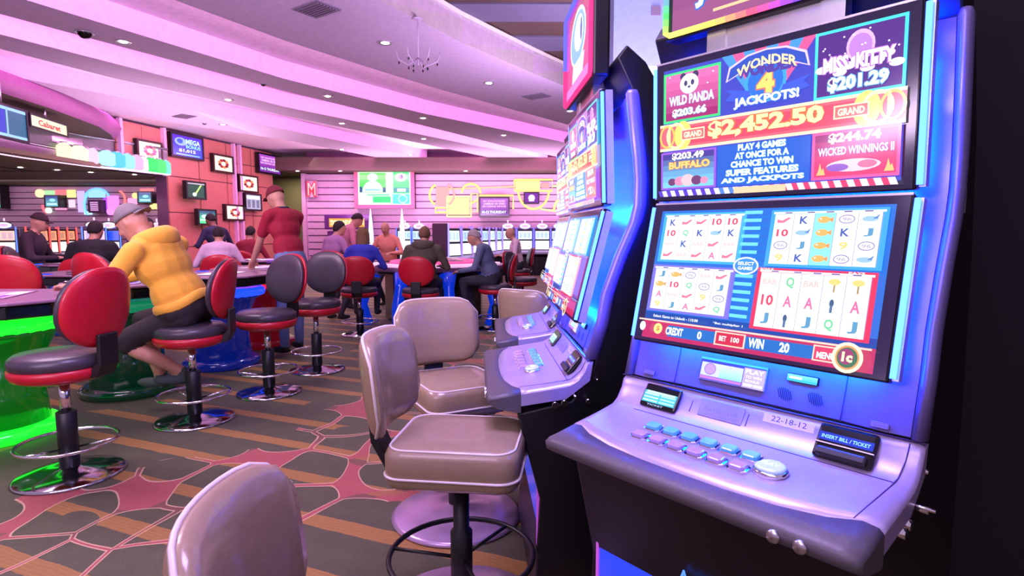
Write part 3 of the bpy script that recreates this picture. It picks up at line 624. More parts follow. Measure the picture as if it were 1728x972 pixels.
    for x, z in ((.083, .898), (.150, .901)):
        g = MB(); F2 = F.copy(); F2.translation = (x, -.029, z)
        for k in range(-3, 4):
            hh = math.sqrt(max(0, 16 - k * k)) * .0035; g.add([tuple(F2 @ Vector(p)) for p in ((k * .0045 - .0012 + hh * .35, -hh, .0012), (k * .0045 + .0012 + hh * .35, -hh, .0012), (k * .0045 + .0012 - hh * .35, hh, .0012), (k * .0045 - .0012 - hh * .35, hh, .0012))], [(0, 1, 2, 3)])
        g.build('speaker_grille', M('dark_void'), t)
    for x, z in ((-.282, .884), (.282, .880)):
        lt, F, L_, d = panel('warning_label', x - .017, x + .017, z - .006, z + .006, .0012, M('panel_grey'), -.0115); a = Art(.00005); a.frame(-.016, .0005, .016, .0115, .0008, rgb(60, 30, 110)); a.text('CAUTION', -.013, .003, .026, .005, rgb(90, 60, 140), .01); a.build('label_print', PRINT, lt, F @ Vector((0, 0, .0014)), (1, 0, 0), d)
    pt, F, L_, d = patch('name_plate', -.110, .006, -.080, -.0565, .002, M('panel_grey'))
    a = Art(.00005); a.text('PLAYER CLUB', -.045, .016, .09, .010, rgb(120, 115, 170), .01); a.text('CARD SERVICE', -.045, .006, .09, .005, rgb(120, 115, 170), .01); a.build('plate_print', PRINT, pt, F @ Vector((0, 0, .0022)), (1, 0, 0), d)
    st, F, L_, d = patch('number_sticker', .051, .164, -.0655, -.0563, .0008, M('sticker_white', rgb(225, 205, 215), .5), .0003)
    a = Art(.00005); a.text(STICK[0], -.038, .006, .078, .0125, rgb(60, 40, 70), .0); a.build('sticker_print', PRINT, st, F @ Vector((0, 0, .001)), (1, 0, 0), d)
    # buttons
    bm_ = None
    for row, yy in enumerate((-.232, -.177)):
        for k in range(6):
            x = -.168 + k * .0502; p, d, n = _surf(x, yy, 0); F = Matrix(((1, 0, 0, p.x), (0, d.y, n.y, p.y), (0, d.z, n.z, p.z), (0, 0, 0, 1)))
            def oct(h1, h2, c): return [(-h1 + c, -h2), (h1 - c, -h2), (h1, -h2 + c), (h1, h2 - c), (h1 - c, h2), (-h1 + c, h2), (-h1, h2 - c), (-h1, -h2 + c)]
            b = MB().loft([[F @ Vector((u, v, z)) for u, v in oct(a_, b_, c_)] for a_, b_, c_, z in ((.0225, .0185, .007, -.001), (.0225, .0185, .007, .005), (.019, .0155, .006, .006))], sm=False).build('button', M('chrome'), t)
            MB().loft([[F @ Vector((u, v, z)) for u, v in oct(a_, b_, c_)] for a_, b_, c_, z in ((.0175, .014, .005, .005), (.0170, .0135, .005, .012), (.0145, .011, .004, .0135))], sm=False).build('button_cap', M('cap_%d' % row, (.12, .42, .85) if row else (.38, .25, .72), .1, emit=(rgb(150, 130, 235) if row == 0 else rgb(70, 160, 240)), es=.3, coat=.6), b)
    p, d, n = _surf(.140, -.203, 0); F = Matrix(((1, 0, 0, p.x), (0, d.y, n.y, p.y), (0, d.z, n.z, p.z), (0, 0, 0, 1)))
    sh = lambda k_: [(u * k_, v * k_) for u, v in [(-.036, -.012), (-.03, -.024), (-.015, -.031), (.005, -.033), (.022, -.028), (.033, -.014), (.034, .004), (.026, .017), (.01, .026), (-.012, .024), (-.028, .013)]]
    b = MB().loft([[F @ Vector((u, v, z)) for u, v in sh(k_)] for k_, z in ((1, -.001), (1, .007), (.92, .010))]).build('play_button', M('chrome'), t)
    MB().loft([[F @ Vector((u, v, z)) for u, v in sh(k_)] for k_, z in ((.88, .009), (.86, .016), (.7, .018))]).build('button_cap', M('cap_play', (.5, .7, .95), .1, emit=rgb(110, 150, 225), es=.5, coat=1), b)
    a = Art(.00008); a.text('PLAY', -.02, -.008, .036, .014, rgb(225, 240, 255), .02); a.build('button_text', GLOW, b, F @ Vector((0, 0, .0185)), (1, 0, 0), d)
    # locks under the armrest, latches on the cabinet side, belly glass
    for x in (.225, .271):
        MB().lathe([(.0, 0), (.011, 0), (.0125, .004), (.0125, .012)], n=16).build('lock', M('dull_chrome'), t).matrix_local = Matrix.Translation((x, -.379, .737)) @ Matrix.Rotation(R(-90), 4, 'X')
    for y_, z_, l_, r_ in ((-.095, .756, .05, .004), (-.05, .735, .03, .008), (-.125, .728, .022, .011), (-.155, .722, .022, .011), (-.02, .80, .018, .005)):
        MB().tube([(.344, y_, z_), (.346 + l_, y_, z_)], [r_, r_], n=10).build('latch', M('chrome'), t)
    MB().box((.345, .165, 1.31), (.352, .172, 1.36)).build('hinge', M('silver_trim'), t)
    MB().box((-.36, .13, 1.47), (-.345, .18, 1.515)).box((-.365, .14, 1.48), (-.36, .15, 1.50)).box((-.365, .16, 1.48), (-.36, .17, 1.50)).build('socket', M('duct_white'), t, .002)
    bg = MB().box((-.315, -.2055, .08), (.315, -.196, .455)).build('belly_glass', M('belly', (.02, .05, .6), .15, emit=(.02, .06, .85), es=.9, coat=.5), t, .003)
    MB().box((-.32, -.209, .455), (.32, -.195, .463)).box((-.323, -.209, .07), (-.315, -.195, .463)).box((.315, -.209, .07), (.323, -.195, .463)).build('belly_trim', M('pinkish_trim', rgb(220, 120, 220), .3, emit=rgb(170, 70, 200), es=.6), bg)
    a = Art(); a.text('Aristocrat', -.05, 0, .16, .035, (.1, .3, 1.6), .03); a.build('belly_lettering', GLOW, t, (.0, -.236, .463), (1, 0, 0), (0, 0, 1)) 
    # topper
    if topper == 'none': return t
    tp = MB().box((-.27, -.03, 1.765), (.27, .025, 2.12)).build('topper', M('black_plastic'), t, .008)
    MB().box((-.16, -.005, 1.70), (-.11, .03, 1.77)).box((.11, -.005, 1.70), (.16, .03, 1.77)).box((-.11, .0, 1.69), (.11, .06, 1.79)).build('bracket', M('dull_chrome'), t)
    corners = [(-.262, 1.775), (.262, 1.775), (.262, 2.11), (-.262, 2.11)]; path = []; cols = []
    for i in range(4):
        (x0, z0), (x1, z1) = corners[i], corners[(i + 1) % 4]
        for k in range(20): f = (k + .5) / 20; path.append((x0 + (x1 - x0) * f, -.036, z0 + (z1 - z0) * f))
    import colorsys
    for k in range(80):
        if topper == 'rainbow': q = k / 20 * 5 % 20; PAL = [(1, .95, .45), (1, .85, .4), (1, .35, .5), (.5, .3, 1), (.35, 1, .45), (1, .95, .4)]; i0 = min(4, int(q)) if k < 20 else int(q) % 5; f = q - int(q); c = tuple((a_ + (b_ - a_) * f) ** 2.2 * 1.7 for a_, b_ in zip(PAL[i0], PAL[i0 + 1]))
        elif topper == 'red': c = (1.6, .06, .35) if (k < 45 or k > 70) else (.2, .2, 1.8)
        else: c = (.1, .5, 1.6)
        cols.append(c)
    MB().tube(path, .0075, closed=True, cols=cols).build('neon_frame', NEON, tp)
    a = Art(); W_, H_ = .245, .33
    if topper == 'rainbow':
        a.grad(-W_, 0, W_, H_, rgb(150, 80, 130), rgb(120, 50, 110)); a.text('JACKPOTS', -.18, .045, .34, .07, rgb(235, 245, 255), .05, rgb(40, 110, 210)); a.rect(-.13, .025, .10, .032, rgb(240, 200, 150)); a.text('WONDER', -.15, .15, .3, .06, rgb(255, 235, 150), .05, rgb(180, 70, 90)); a.oval(0, .26, .1, .05, rgb(80, 150, 230))
    else:
        a.grad(-W_, 0, W_, H_, rgb(215, 70, 130), rgb(160, 30, 60)); a.rect(-W_, 0, W_, .05, rgb(235, 120, 190)); a.oval(0, .19, .155, .10, rgb(230, 240, 250)); a.oval(0, .19, .14, .087, rgb(110, 170, 220)); a.oval(.02, .2, .085, .06, rgb(225, 240, 250)); a.poly([(-.11, .05), (.1, .05), (.13, .11), (-.09, .11)], rgb(235, 240, 250)); a.oval(.07, .2, .02, .04, rgb(60, 90, 150))
    a.build('topper_display', GLOW, tp, (0, -.0315, 1.778), (1, 0, 0), (0, 0, 1))
    return t
STICK = ['22-18-12']
main_m = slot_machine('big slot machine with jackpot screens, numbered sticker and lit buttons beside the camera', .597, 1.384, R(-49.4), 'rainbow')
STICK = ['22-18-13']
side_m = slot_machine('slot machine seen from its side with red neon topper, next in the bank', .2688, 2.1632, -1.5065, 'red')
far_m = slot_machine('third slot machine of the bank, mostly hidden, only deck and blue edge showing', .282, 3.08, R(-88), 'none')

# ------------------------------------------------------------------ stools
def rbox(mb, sx, sy, z0, z1, r, mi=0, n=5, bulge=0):     # rounded-square cushion: rings of a rounded rectangle
    def ring(hx, hy, rr, z):
        P = []
        for qx, qy, a0 in ((1, 1, 0), (-1, 1, 90), (-1, -1, 180), (1, -1, 270)):
            for k in range(n + 1):
                a = R(a0 + 90 * k / n); P.append((qx * (hx - rr) + rr * math.cos(a), qy * (hy - rr) + rr * math.sin(a), z))
        return P
    e = .022
    L = [(sx - e, sy - e, z0), (sx - .006, sy - .006, z0 + .008), (sx, sy, z0 + .022), (sx, sy, z1 - .03), (sx - .008, sy - .008, z1 - .01), (sx - .03, sy - .03, z1), (sx * .5, sy * .5, z1 + bulge)]
    mb.loft([ring(a, b, min(r, a * .9, b * .9), z) for a, b, z in L], mi); return mb
def grey_stool(label, x, y, rz, dz=0):
    t = thing('slot_stool', label, 'stool', (x, y, dz), rz, 'taupe stools at the slot machines')
    st = rbox(MB(), .185, .205, .505, .635, .06, bulge=.008).build('seat', M('taupe_vinyl'), t)
    def loop(hx, hy, rr, z, n=6):
        P = []
        for qx, qy, a0 in ((1, 1, 0), (-1, 1, 90), (-1, -1, 180), (1, -1, 270)):
            for k in range(n + 1): a = R(a0 + 90 * k / n); P.append((qx * (hx - rr) + rr * math.cos(a), qy * (hy - rr) + rr * math.sin(a), z))
        return P
    MB().tube(loop(.186, .206, .06, .545), .0045, closed=True, n=6).build('piping', M('pale_piping'), st)
    MB().tube(loop(.172, .192, .06, .628), .004, closed=True, n=6).build('piping', M('pale_piping'), st)
    MB().box((-.13, -.15, .485), (.13, .15, .507)).build('seat_pan', M('post_black'), t, .01)
    # curved back pad
    rr = []; edge = []
    N = 13
    for i in range(N):
        u = -1 + 2 * i / (N - 1); x_ = .205 * u; yb = -.265 + .060 * u * u; hz = .155 * (1 - abs(u) ** 7 * .45) ; th = .034 * (1 - abs(u) ** 8 * .75)
        prof = []
        for k in range(14):
            a = 2 * math.pi * k / 14; cz = math.copysign(abs(math.sin(a)) ** .55, math.sin(a)); cy = math.copysign(abs(math.cos(a)) ** .8, math.cos(a))
            z_ = .80 + hz * cz; prof.append((x_, yb - (z_ - .8) * .12 + th * cy, z_))
        rr.append(prof); edge.append(prof[3])
    bk = MB().loft(rr).build('backrest', M('taupe_vinyl'), t)
    P = [(p[0], p[1] - .022, p[2]) for p in edge]
    top = [r_[4] for r_ in rr]; bot = [r_[10] for r_ in rr]
    MB().tube(top + bot[::-1], .005, closed=True, n=6).build('piping', M('pale_piping'), bk)
    MB().prism([(-.17, .50), (-.235, .51), (-.285, .60), (-.295, .72), (-.272, .72), (-.262, .62), (-.225, .535), (-.17, .525)], -.045, .045).build('back_bracket', M('post_black'), t, .004)
    MB().lathe([(.036, .03), (.036, .30), (.026, .31), (.026, .49)], n=20).build('post', M('post_black'), t)
    ring = MB().tube([(.235 * math.cos(2 * math.pi * k / 36), .235 * math.sin(2 * math.pi * k / 36), .22) for k in range(36)], .009, closed=True).build('foot_ring', M('post_black'), t)
    for k in range(3):
        a = 2 * math.pi * k / 3 + .5; MB().tube([(.034 * math.cos(a), .034 * math.sin(a), .21), (.232 * math.cos(a), .232 * math.sin(a), .22)], .006).build('spoke', M('post_black'), ring)
    MB().lathe([(.285, 0), (.29, .008), (.27, .02), (.15, .038), (.05, .05), (.036, .06)], n=40).build('base', M('dome_reflection', rgb(190, 160, 190), .25, .5), t)  # lilac that the chrome-like dome reflects is put into its colour
    return t
grey_stool('taupe stool with square seat in front, its back edge-on to the left', -.165, 1.80, R(-97))
grey_stool('taupe stool behind the big square-seated one, broad back facing the camera', -.25, 2.50, R(-152))
grey_stool('taupe stool partly hidden behind the third machine deck, back lit blue', .20, 3.92, R(-35), -.05)
grey_stool('taupe stool back rising alone from the bottom edge of the picture', -.185, .866, R(-85), -.085)

def red_stool():
    t = thing('casino_stool', 'x', 'stool', (0, 0, 0), 0, 'red and charcoal swivel stools')
    st = MB().lathe([(.10, .575), (.205, .578), (.222, .592), (.226, .615), (.222, .64), (.20, .658), (.10, .668), (0, .67)], n=32, sy=.98).build('seat', M('dark_cushion'), t)
    MB().lathe([(.06, .515), (.17, .517), (.215, .535), (.228, .56), (.228, .585), (.215, .592)], n=32, sy=.98).build('seat_shell', M('red_vinyl'), t)
    def oval(scale, y0, bul):
        rr = []
        return rr
    def pad(name, y0, y1, sc, mat, par, rim):
        rings = []
        for k, (yy, s_) in enumerate(((y0 - .004, sc * .04), (y0 - .003, sc * .3), (y0, sc * .6), (y0 + (y1 - y0) * .08, sc * .86), (y0 + (y1 - y0) * .35, sc * .985), (y0 + (y1 - y0) * .7, sc), (y1, sc * .95), (y1 + rim, sc * .6), (y1 + rim * 1.4, sc * .3), (y1 + rim * 1.5, sc * .04))):
            P = []
            for j in range(32):
                a = 2 * math.pi * j / 32; cx = math.cos(a); sz = math.sin(a); x_ = .212 * s_ * math.copysign(abs(cx) ** .85, cx); z_ = .205 * s_ * math.copysign(abs(sz) ** .9, sz) * (1 if sz > 0 else .93)
                P.append((x_ * (1 if sz > 0 else 1 - .12 * sz * sz), yy + .9 * x_ * x_ - z_ * .14, .885 + z_))
            rings.append(P)
        return MB().loft(rings).build(name, mat, par)
    bk = pad('backrest', -.245, -.205, 1.0, M('dark_cushion'), t, .012); pad('back_shell', -.275, -.243, 1.03, M('red_vinyl'), t, .004)
    MB().prism([(-.15, .53), (-.24, .54), (-.27, .60), (-.272, .76), (-.25, .76), (-.245, .62), (-.20, .575), (-.15, .57)], -.06, .06).build('back_bracket', M('post_black'), t, .006)
    MB().lathe([(.024, .30), (.024, .52)], n=16).build('gas_lift', M('chrome'), t)
    MB().lathe([(.046, .03), (.046, .34), (.04, .345)], n=20).build('post', M('post_black'), t)
    rg = MB().tube([(.222 * math.cos(2 * math.pi * k / 40), .222 * math.sin(2 * math.pi * k / 40), .18) for k in range(40)], .009, closed=True).build('foot_ring', M('chrome'), t)
    for k in range(3):
        a = 2 * math.pi * k / 3 + .9; MB().tube([(.045 * math.cos(a), .045 * math.sin(a), .15), (.22 * math.cos(a), .22 * math.sin(a), .18)], .006).build('spoke', M('chrome'), rg)
    MB().lathe([(.245, 0), (.25, .006), (.235, .016), (.14, .034), (.055, .044), (.046, .05)], n=40).build('base', M('dome_chrome'), t)
    return t
RS = [(-2.32, 2.93, 84, 'nearest red-backed swivel stool, at the green gaming terminal'), (-2.15, 3.82, 100, 'charcoal and red stool carrying the person in the yellow hoodie'),
      (-1.93, 4.50, 152, 'empty charcoal-cushioned stool in front of the person in the red polo'), (-1.80, 5.25, 168, 'second empty charcoal stool, beside the one in front of the red polo'),
      (-1.90, 7.15, 8, 'red stool back hiding the person in the blue top'), (-1.12, 7.05, -4, 'red stool back hiding the person in the olive hooded jacket'),
      (-.22, 7.55, 88, 'stool under the grey-haired person in the grey-blue jacket'), (.16, 8.7, -118, 'empty stool with grey cushion beyond the person in the grey-blue jacket'),
      (-4.02, 4.75, 15, 'wide red stool back at the left picture edge'), (-3.62, 5.25, -12, 'red stool back just above the nearest red-backed stool'),
      (-3.42, 7.05, 5, 'red stool back below the person in the pale pink shirt'),
      (-6.25, 7.5, -70, 'stool under the capped person in the dark jacket'), (-4.75, 6.5, 10, 'stool under the person all in black'), (-4.83, 7.6, -120, 'stool under the dark-haired person in the annex opening'),
      (-3.85, 7.6, 25, 'stool under the person in the pale pink shirt'), (-4.15, 9.1, 0, 'stool under the person in the maroon shirt'), (.12, 10.6, 95, 'stool under the bald person in pale pink')]
rs0 = red_stool()
for i, (x, y, a, lab) in enumerate(RS):
    if i == 0: rs0.location = (x, y, 0); rs0.rotation_euler = (0, 0, R(a)); rs0['label'] = lab
    else:
        c_ = copy_tree(rs0, (x, y, 0), R(a), lab)
        if i in (4, 5, 6, 7, 10, 12, 13, 14, 15, 16): c_.scale = (1, 1, .9)

# ------------------------------------------------------------------ gaming terminals and the dealing table
def terminal(label, x, y, rz, c, es, rt=.50, z=.88, group='player terminals with colour-lit bodies'):
    t = thing('gaming_terminal', label, 'game table', (x, y, 0), rz, group); nm = 'lit_body_%d_%d_%d' % c
    m = M(nm, rgb(*c), .12, emit=rgb(*c), es=es, coat=.8)
    dk = M(nm + '_body', rgb(c[0] * .35, c[1] * .35, c[2] * .35), .15, emit=rgb(*c), es=es * .06, coat=.8)
    MB().lathe([(.29, .0), (.33, .02), (.34, .06), (.30, .09)], n=32).build('base', m if c[1] > 200 else dk, t)
    MB().lathe([(.27, .08), (.25, .3), (.26, .5), (.33, .64), (.40, .68)], n=32).build('pedestal', dk, t)
    MB().lathe([(.37, .665), (.40, .68), (.41, .71), (.40, .74), (.37, .755)], n=36).build('lit_band', m, t)
    pent = [(math.cos(R(a)) * rt, math.sin(R(a)) * rt) for a in (54, 100, 126, 198, 220, 270, 320, 342, 30)]
    MB().prism(pent, z - .10, z - .02, axis=2).build('apron', M('table_black'), t, .012)
    tp = MB().prism([(a * 1.06, b * 1.06) for a, b in pent], z - .02, z, axis=2).build('tabletop', M('table_top'), t, .008)
    a = Art(.0004); a.rect(-.24, -.16, .24, .16, rgb(35, 20, 60)); a.grad(-.23, -.15, .23, .15, rgb(225, 190, 225), rgb(185, 150, 215)); a.rect(-.2, .06, -.02, .13, W1); a.rect(.02, .08, .2, .12, rgb(120, 80, 200)); a.oval(-.05, -.06, .06, .04, rgb(110, 120, 235)); a.oval(.1, -.06, .05, .04, W1)
    a.rect(-.2, -.13, .2, -.11, rgb(200, 80, 130)); a.build('touch_screen', GLOW, t, (0, .02, z + .003), (1, 0, 0), (0, 1, 0))
    for sx in (-1, 1):
        MB().lathe([(.05, -.03), (.058, -.03), (.058, .006), (.046, .006), (.044, -.02), (0, -.022)], n=18, cen=(sx * rt * .62, -rt * .62, z)).build('cup_holder', M(nm + '_rim', rgb(*c), .1, .6, emit=rgb(*c), es=es * .5), t)
    MB().tube([(-.15, -rt * .78, z + .012), (.15, -rt * .78, z + .012)], .012).build('rail', M('chrome'), t); return t
terminal('green-lit gaming terminal at the left picture edge', -3.22, 3.52, R(-70), (20, 225, 40), 1.7, .54)
terminal('gaming terminal with dark green body behind the crossed leg of the seated person', -3.05, 4.52, R(-80), (10, 120, 80), 1.0, .43)
terminal('blue-lit gaming terminal beside the yellow hoodie', -2.78, 5.45, R(-90), (20, 60, 235), 2.2)
terminal('red-lit gaming terminal under the hands of the person in red', -2.80, 6.45, R(-100), (225, 20, 45), 1.6)
terminal('mauve-topped terminal between the two left red stool backs', -4.1, 5.75, R(20), (30, 80, 240), .6, .55)
terminal('bright blue terminal behind the capped person in the dark jacket', -5.48, 7.25, R(0), (20, 110, 250), 1.2, .4)
terminal('far terminal behind the person in the pale pink shirt', -3.6, 8.2, R(0), (120, 70, 235), .8, .45)
tb = thing('dealing_table', 'large round dark gaming table with glowing red top among seated people', 'game table', (-1.15, 8.55, 0))
oc = lambda r, k=12: [(r * math.cos(2 * math.pi * (i + .5) / k) * 1.0, r * math.sin(2 * math.pi * (i + .5) / k)) for i in range(k)]
MB().prism(oc(.72), .02, .70, axis=2).build('body', M('table_black'), tb, .01)
MB().prism(oc(1.05), .74, .80, axis=2).build('tabletop', M('table_top'), tb, .01)
MB().prism(oc(.95), .70, .745, axis=2).build('apron', M('table_black'), tb, .01)
MB().tube([(a, b, .83) for a, b in oc(.62, 24)], .03, closed=True, n=8).build('glowing_rim', M('red_glow', (1, .05, .15), .3, emit=(1, .04, .16), es=2.2), tb)
MB().lathe([(.48, .80), (.5, .84), (.38, .87), (.2, .9), (0, .93)], n=32).build('wheel_bowl', M('bowl', rgb(190, 150, 170), .15, .5), tb)
for k in range(7):
    a = R(200 + k * 25); F = Matrix.Rotation(a + R(90), 4, 'Z'); F.translation = (.86 * math.cos(a), .86 * math.sin(a), .82)
    MB().box((-.16, -.10, -.02), (.16, .10, .012), mat=F).build('player_screen', M('pscr', rgb(230, 190, 220), .3, emit=rgb(235, 190, 225), es=.8), tb)
for k in range(4):
    a = R((215, 252, 288, 325)[k]); x_, y_ = 1.0 * math.cos(a), 1.0 * math.sin(a)
    MB().tube([(x_ * 1.06, y_ * 1.06, .0), (x_ * 1.12, y_ * 1.12, .28), (x_ * 1.04, y_ * 1.04, .52), (x_ * .96, y_ * .96, .70)], [.10, .075, .07, .12], n=14).build('lit_leg', M('lit_blue', rgb(10, 50, 200), .15, emit=rgb(10, 60, 225), es=.5, coat=.6), tb)

# ------------------------------------------------------------------ screens, signs and pictures
def hung(name, label, cat, x0, y0, x1, y1, dep, draw, frame='screen_frame', fw=.04, group=None, lit=True, wall='back', dp=.08):
    if wall == 'back': a, b = Y(x0, y0, dep), Y(x1, y1, dep); org = Vector((a.x, dep, b.z)); W_ = b.x - a.x; Hh = a.z - b.z; xa = Vector((1, 0, 0))
    else:
        a, b = WL(x0, y0, dep), WL(x1, y0, dep); c = WL(x0, y1, dep); org = Vector((a.x, a.y, c.z)); W_ = (b - a).xy.length; Hh = a.z - c.z; xa = WD.copy()
    t = thing(name, label, cat, org, math.atan2(xa.y, xa.x), group)
    MB().box((0, -.01, 0), (W_, dp, Hh)).build('panel', M('black_plastic'), t)
    fr = MB()
    for lo, hi in (((-.0, -.03, 0), (W_, 0, fw)), ((0, -.03, Hh - fw), (W_, 0, Hh)), ((0, -.03, fw), (fw, 0, Hh - fw)), ((W_ - fw, -.03, fw), (W_, 0, Hh - fw))): fr.box(lo, hi)
    fr.build('frame', M(frame), t)
    ar = Art(.0012); draw(ar, W_ - 2 * fw, Hh - 2 * fw); ar.build('display', GLOW if lit else PRINT, t, (fw, -.012, fw)); return t
def a_pict(a, w_, h):
    a.rect(0, 0, w_, h, rgb(250, 240, 215)); 
    for k in range(9): an = R(k * 40); a.oval(w_ / 2 + math.cos(an) * w_ * .22, h / 2 + math.sin(an) * h * .24, w_ * .10, h * .10, (rgb(175, 40, 60), rgb(225, 120, 80), rgb(130, 30, 50))[k % 3], 10)
    a.oval(w_ / 2, h / 2, w_ * .1, h * .12, rgb(255, 245, 220), 10)
for k, (r_, s_) in enumerate((((229, 233, 272, 268), 'highest and nearest on the orange wall'), ((358, 258, 392, 289), 'right of the blue screen'), ((402, 293, 434, 323), 'below the purple text sign'), ((379, 344, 411, 372), 'lowest of the set, left of the red cap'))):
    hung('flower_picture', 'backlit flower picture in a dark frame, ' + s_, 'picture', *r_, .12, a_pict, 'picture_frame', .05, 'framed flower pictures on the left wall', wall='left')
def a_blue(a, w_, h):
    a.grad(0, 0, w_, h, rgb(60, 80, 235), rgb(90, 40, 225)); a.oval(w_ * .28, h * .7, w_ * .2, h * .2, rgb(160, 180, 255)); a.oval(w_ * .25, h * .72, w_ * .1, h * .12, rgb(70, 90, 230)); a.text('MEGA', w_ * .45, h * .62, w_ * .48, h * .25, rgb(200, 255, 230), .03)
    a.text('BONUS', w_ * .44, h * .42, w_ * .5, h * .17, rgb(150, 230, 255), .03); a.text('$1,012', w_ * .2, h * .18, w_ * .56, h * .18, W1, .04, rgb(30, 60, 160)); a.rect(w_ * .1, h * .05, w_ * .9, h * .11, rgb(150, 200, 255))
hung('advert_screen', 'bright blue advertising screen high on the left wall', 'screen', 286, 221, 341, 263, .12, a_blue, 'screen_frame', .05, wall='left')
def a_purp(a, w_, h):
    a.grad(0, 0, w_, h, rgb(120, 40, 150), rgb(165, 70, 185)); a.text('NO UNAUTHORIZED', w_ * .1, h * .78, w_ * .8, h * .11, rgb(245, 190, 245), .02); a.text('CAMERAS OR VIDEO', w_ * .1, h * .62, w_ * .8, h * .12, rgb(250, 205, 250), .02); a.text('RECORDING DEVICES', w_ * .07, h * .47, w_ * .86, h * .11, rgb(245, 190, 245), .02)
    a.rect(w_ * .03, h * .08, w_ * .97, h * .30, rgb(80, 30, 140)); a.text('10-12 THURSDAY', w_ * .06, h * .11, w_ * .88, h * .16, W1, .03)
hung('notice_screen', 'purple notice screen high on the left wall near the corridor', 'screen', 434, 256, 473, 291, .15, a_purp, 'screen_frame', .05, wall='left')
hung('notice_screen', 'purple notice screen between the yellow neon shapes', 'screen', 808, 332, 860, 366, 18.1, a_purp, 'screen_frame', .05, dp=.38)
def a_bigtv(a, w_, h):
    a.rect(0, 0, w_, h, rgb(225, 255, 225)); a.grad(w_ * .03, h * .36, w_ * .53, h * .93, rgb(60, 200, 90), rgb(90, 240, 90)); a.oval(w_ * .28, h * .80, w_ * .10, h * .12, rgb(200, 255, 220)); 
    P = [(w_ * (.28 + .20 * math.cos(R(t))), h * (.37 + .33 * math.sin(R(t)))) for t in range(0, 181, 12)]; a.poly(P, rgb(230, 245, 250)); 
    for k in range(9): x = w_ * (.13 + k * .0365); a.rect(x, h * .40, x + w_ * .012, h * (.5 + .12 * math.sin(math.pi * (k + 1) / 10)), rgb(190, 200, 225))
    a.rect(w_ * .03, h * .36, w_ * .08, h * .52, rgb(30, 80, 130)); a.rect(w_ * .47, h * .36, w_ * .53, h * .5, rgb(30, 110, 130)); a.rect(w_ * .13, h * .41, w_ * .43, h * .46, rgb(140, 205, 220))
    a.rect(w_ * .17, h * .26, w_ * .6, h * .31, rgb(130, 245, 170)); a.rect(w_ * .28, h * .06, w_ * .62, h * .24, rgb(60, 240, 130)); a.rect(w_ * .67, h * .33, w_ * .98, h * .96, rgb(70, 225, 130)); a.oval(w_ * .82, h * .8, w_ * .11, h * .13, rgb(190, 255, 190)); a.oval(w_ * .82, h * .8, w_ * .05, h * .07, rgb(220, 160, 190)); a.oval(w_ * .84, h * .82, w_ * .02, h * .06, rgb(90, 80, 130))
    a.rect(w_ * .68, h * .36, w_ * .97, h * .50, rgb(40, 160, 160)); a.rect(w_ * .75, h * .38, w_ * .91, h * .47, W1); a.rect(w_ * .66, h * .03, w_ * .98, h * .31, rgb(90, 230, 240)); a.ring(w_ * .85, h * .17, w_ * .09, h * .13, w_ * .02, rgb(210, 250, 255)); a.rect(w_ * .03, h * .04, w_ * .26, h * .25, rgb(240, 245, 225)); a.rect(w_ * .55, h * .36, w_ * .64, h * .94, rgb(235, 250, 235))
hung('wall_television', 'large green wall screen in a pink frame on the far boarded wall', 'television', 597, 281, 700, 352, 18.2, a_bigtv, 'frame_pink', .12, dp=.28) if M('frame_pink', rgb(205, 90, 125), .5) else 0
def a_field(a, w_, h): a.rect(0, 0, w_, h, rgb(35, 60, 60)); a.poly([(w_ * .35, h * .15), (w_ * .5, h * .2), (w_ * .85, h * .9), (w_ * .75, h * .9)], rgb(190, 225, 120)); a.oval(w_ * .4, h * .2, w_ * .12, h * .14, rgb(240, 250, 225)); a.rect(0, h * .93, w_, h, rgb(220, 190, 220))
hung('sports_screen', 'dark sports screen with a yellow-green streak on the left wall', 'screen', 312, 304, 346, 335, .3, a_field, 'screen_frame', .05, wall='left')
def a_game(a, w_, h): a.grad(0, 0, w_, h, rgb(80, 235, 150), rgb(50, 90, 130)); a.oval(w_ * .35, h * .55, w_ * .2, h * .16, rgb(200, 245, 245)); a.rect(w_ * .05, h * .2, w_ * .9, h * .35, rgb(190, 255, 210)); a.poly([(w_ * .6, h * .5), (w_ * .75, h * .95), (w_ * .85, h * .6)], rgb(30, 50, 70))
hung('sports_screen', 'bright green and white sports screen low on the left wall', 'screen', 332, 352, 364, 380, .3, a_game, 'screen_frame', .05, wall='left')
def a_win(a, w_, h): a.rect(0, 0, w_, h, rgb(170, 165, 195)); a.rect(w_ * .05, h * .72, w_ * .95, h * .95, rgb(240, 235, 250)); [a.rect(w_ * (.1 + .3 * k), h * .1, w_ * (.3 + .3 * k), h * .65, rgb(110, 105, 140)) for k in range(3)]
hung('menu_screen', 'pale grey screen beside the red cap on the left wall', 'screen', 412, 325, 440, 355, .2, a_win, 'screen_frame', .05, wall='left')
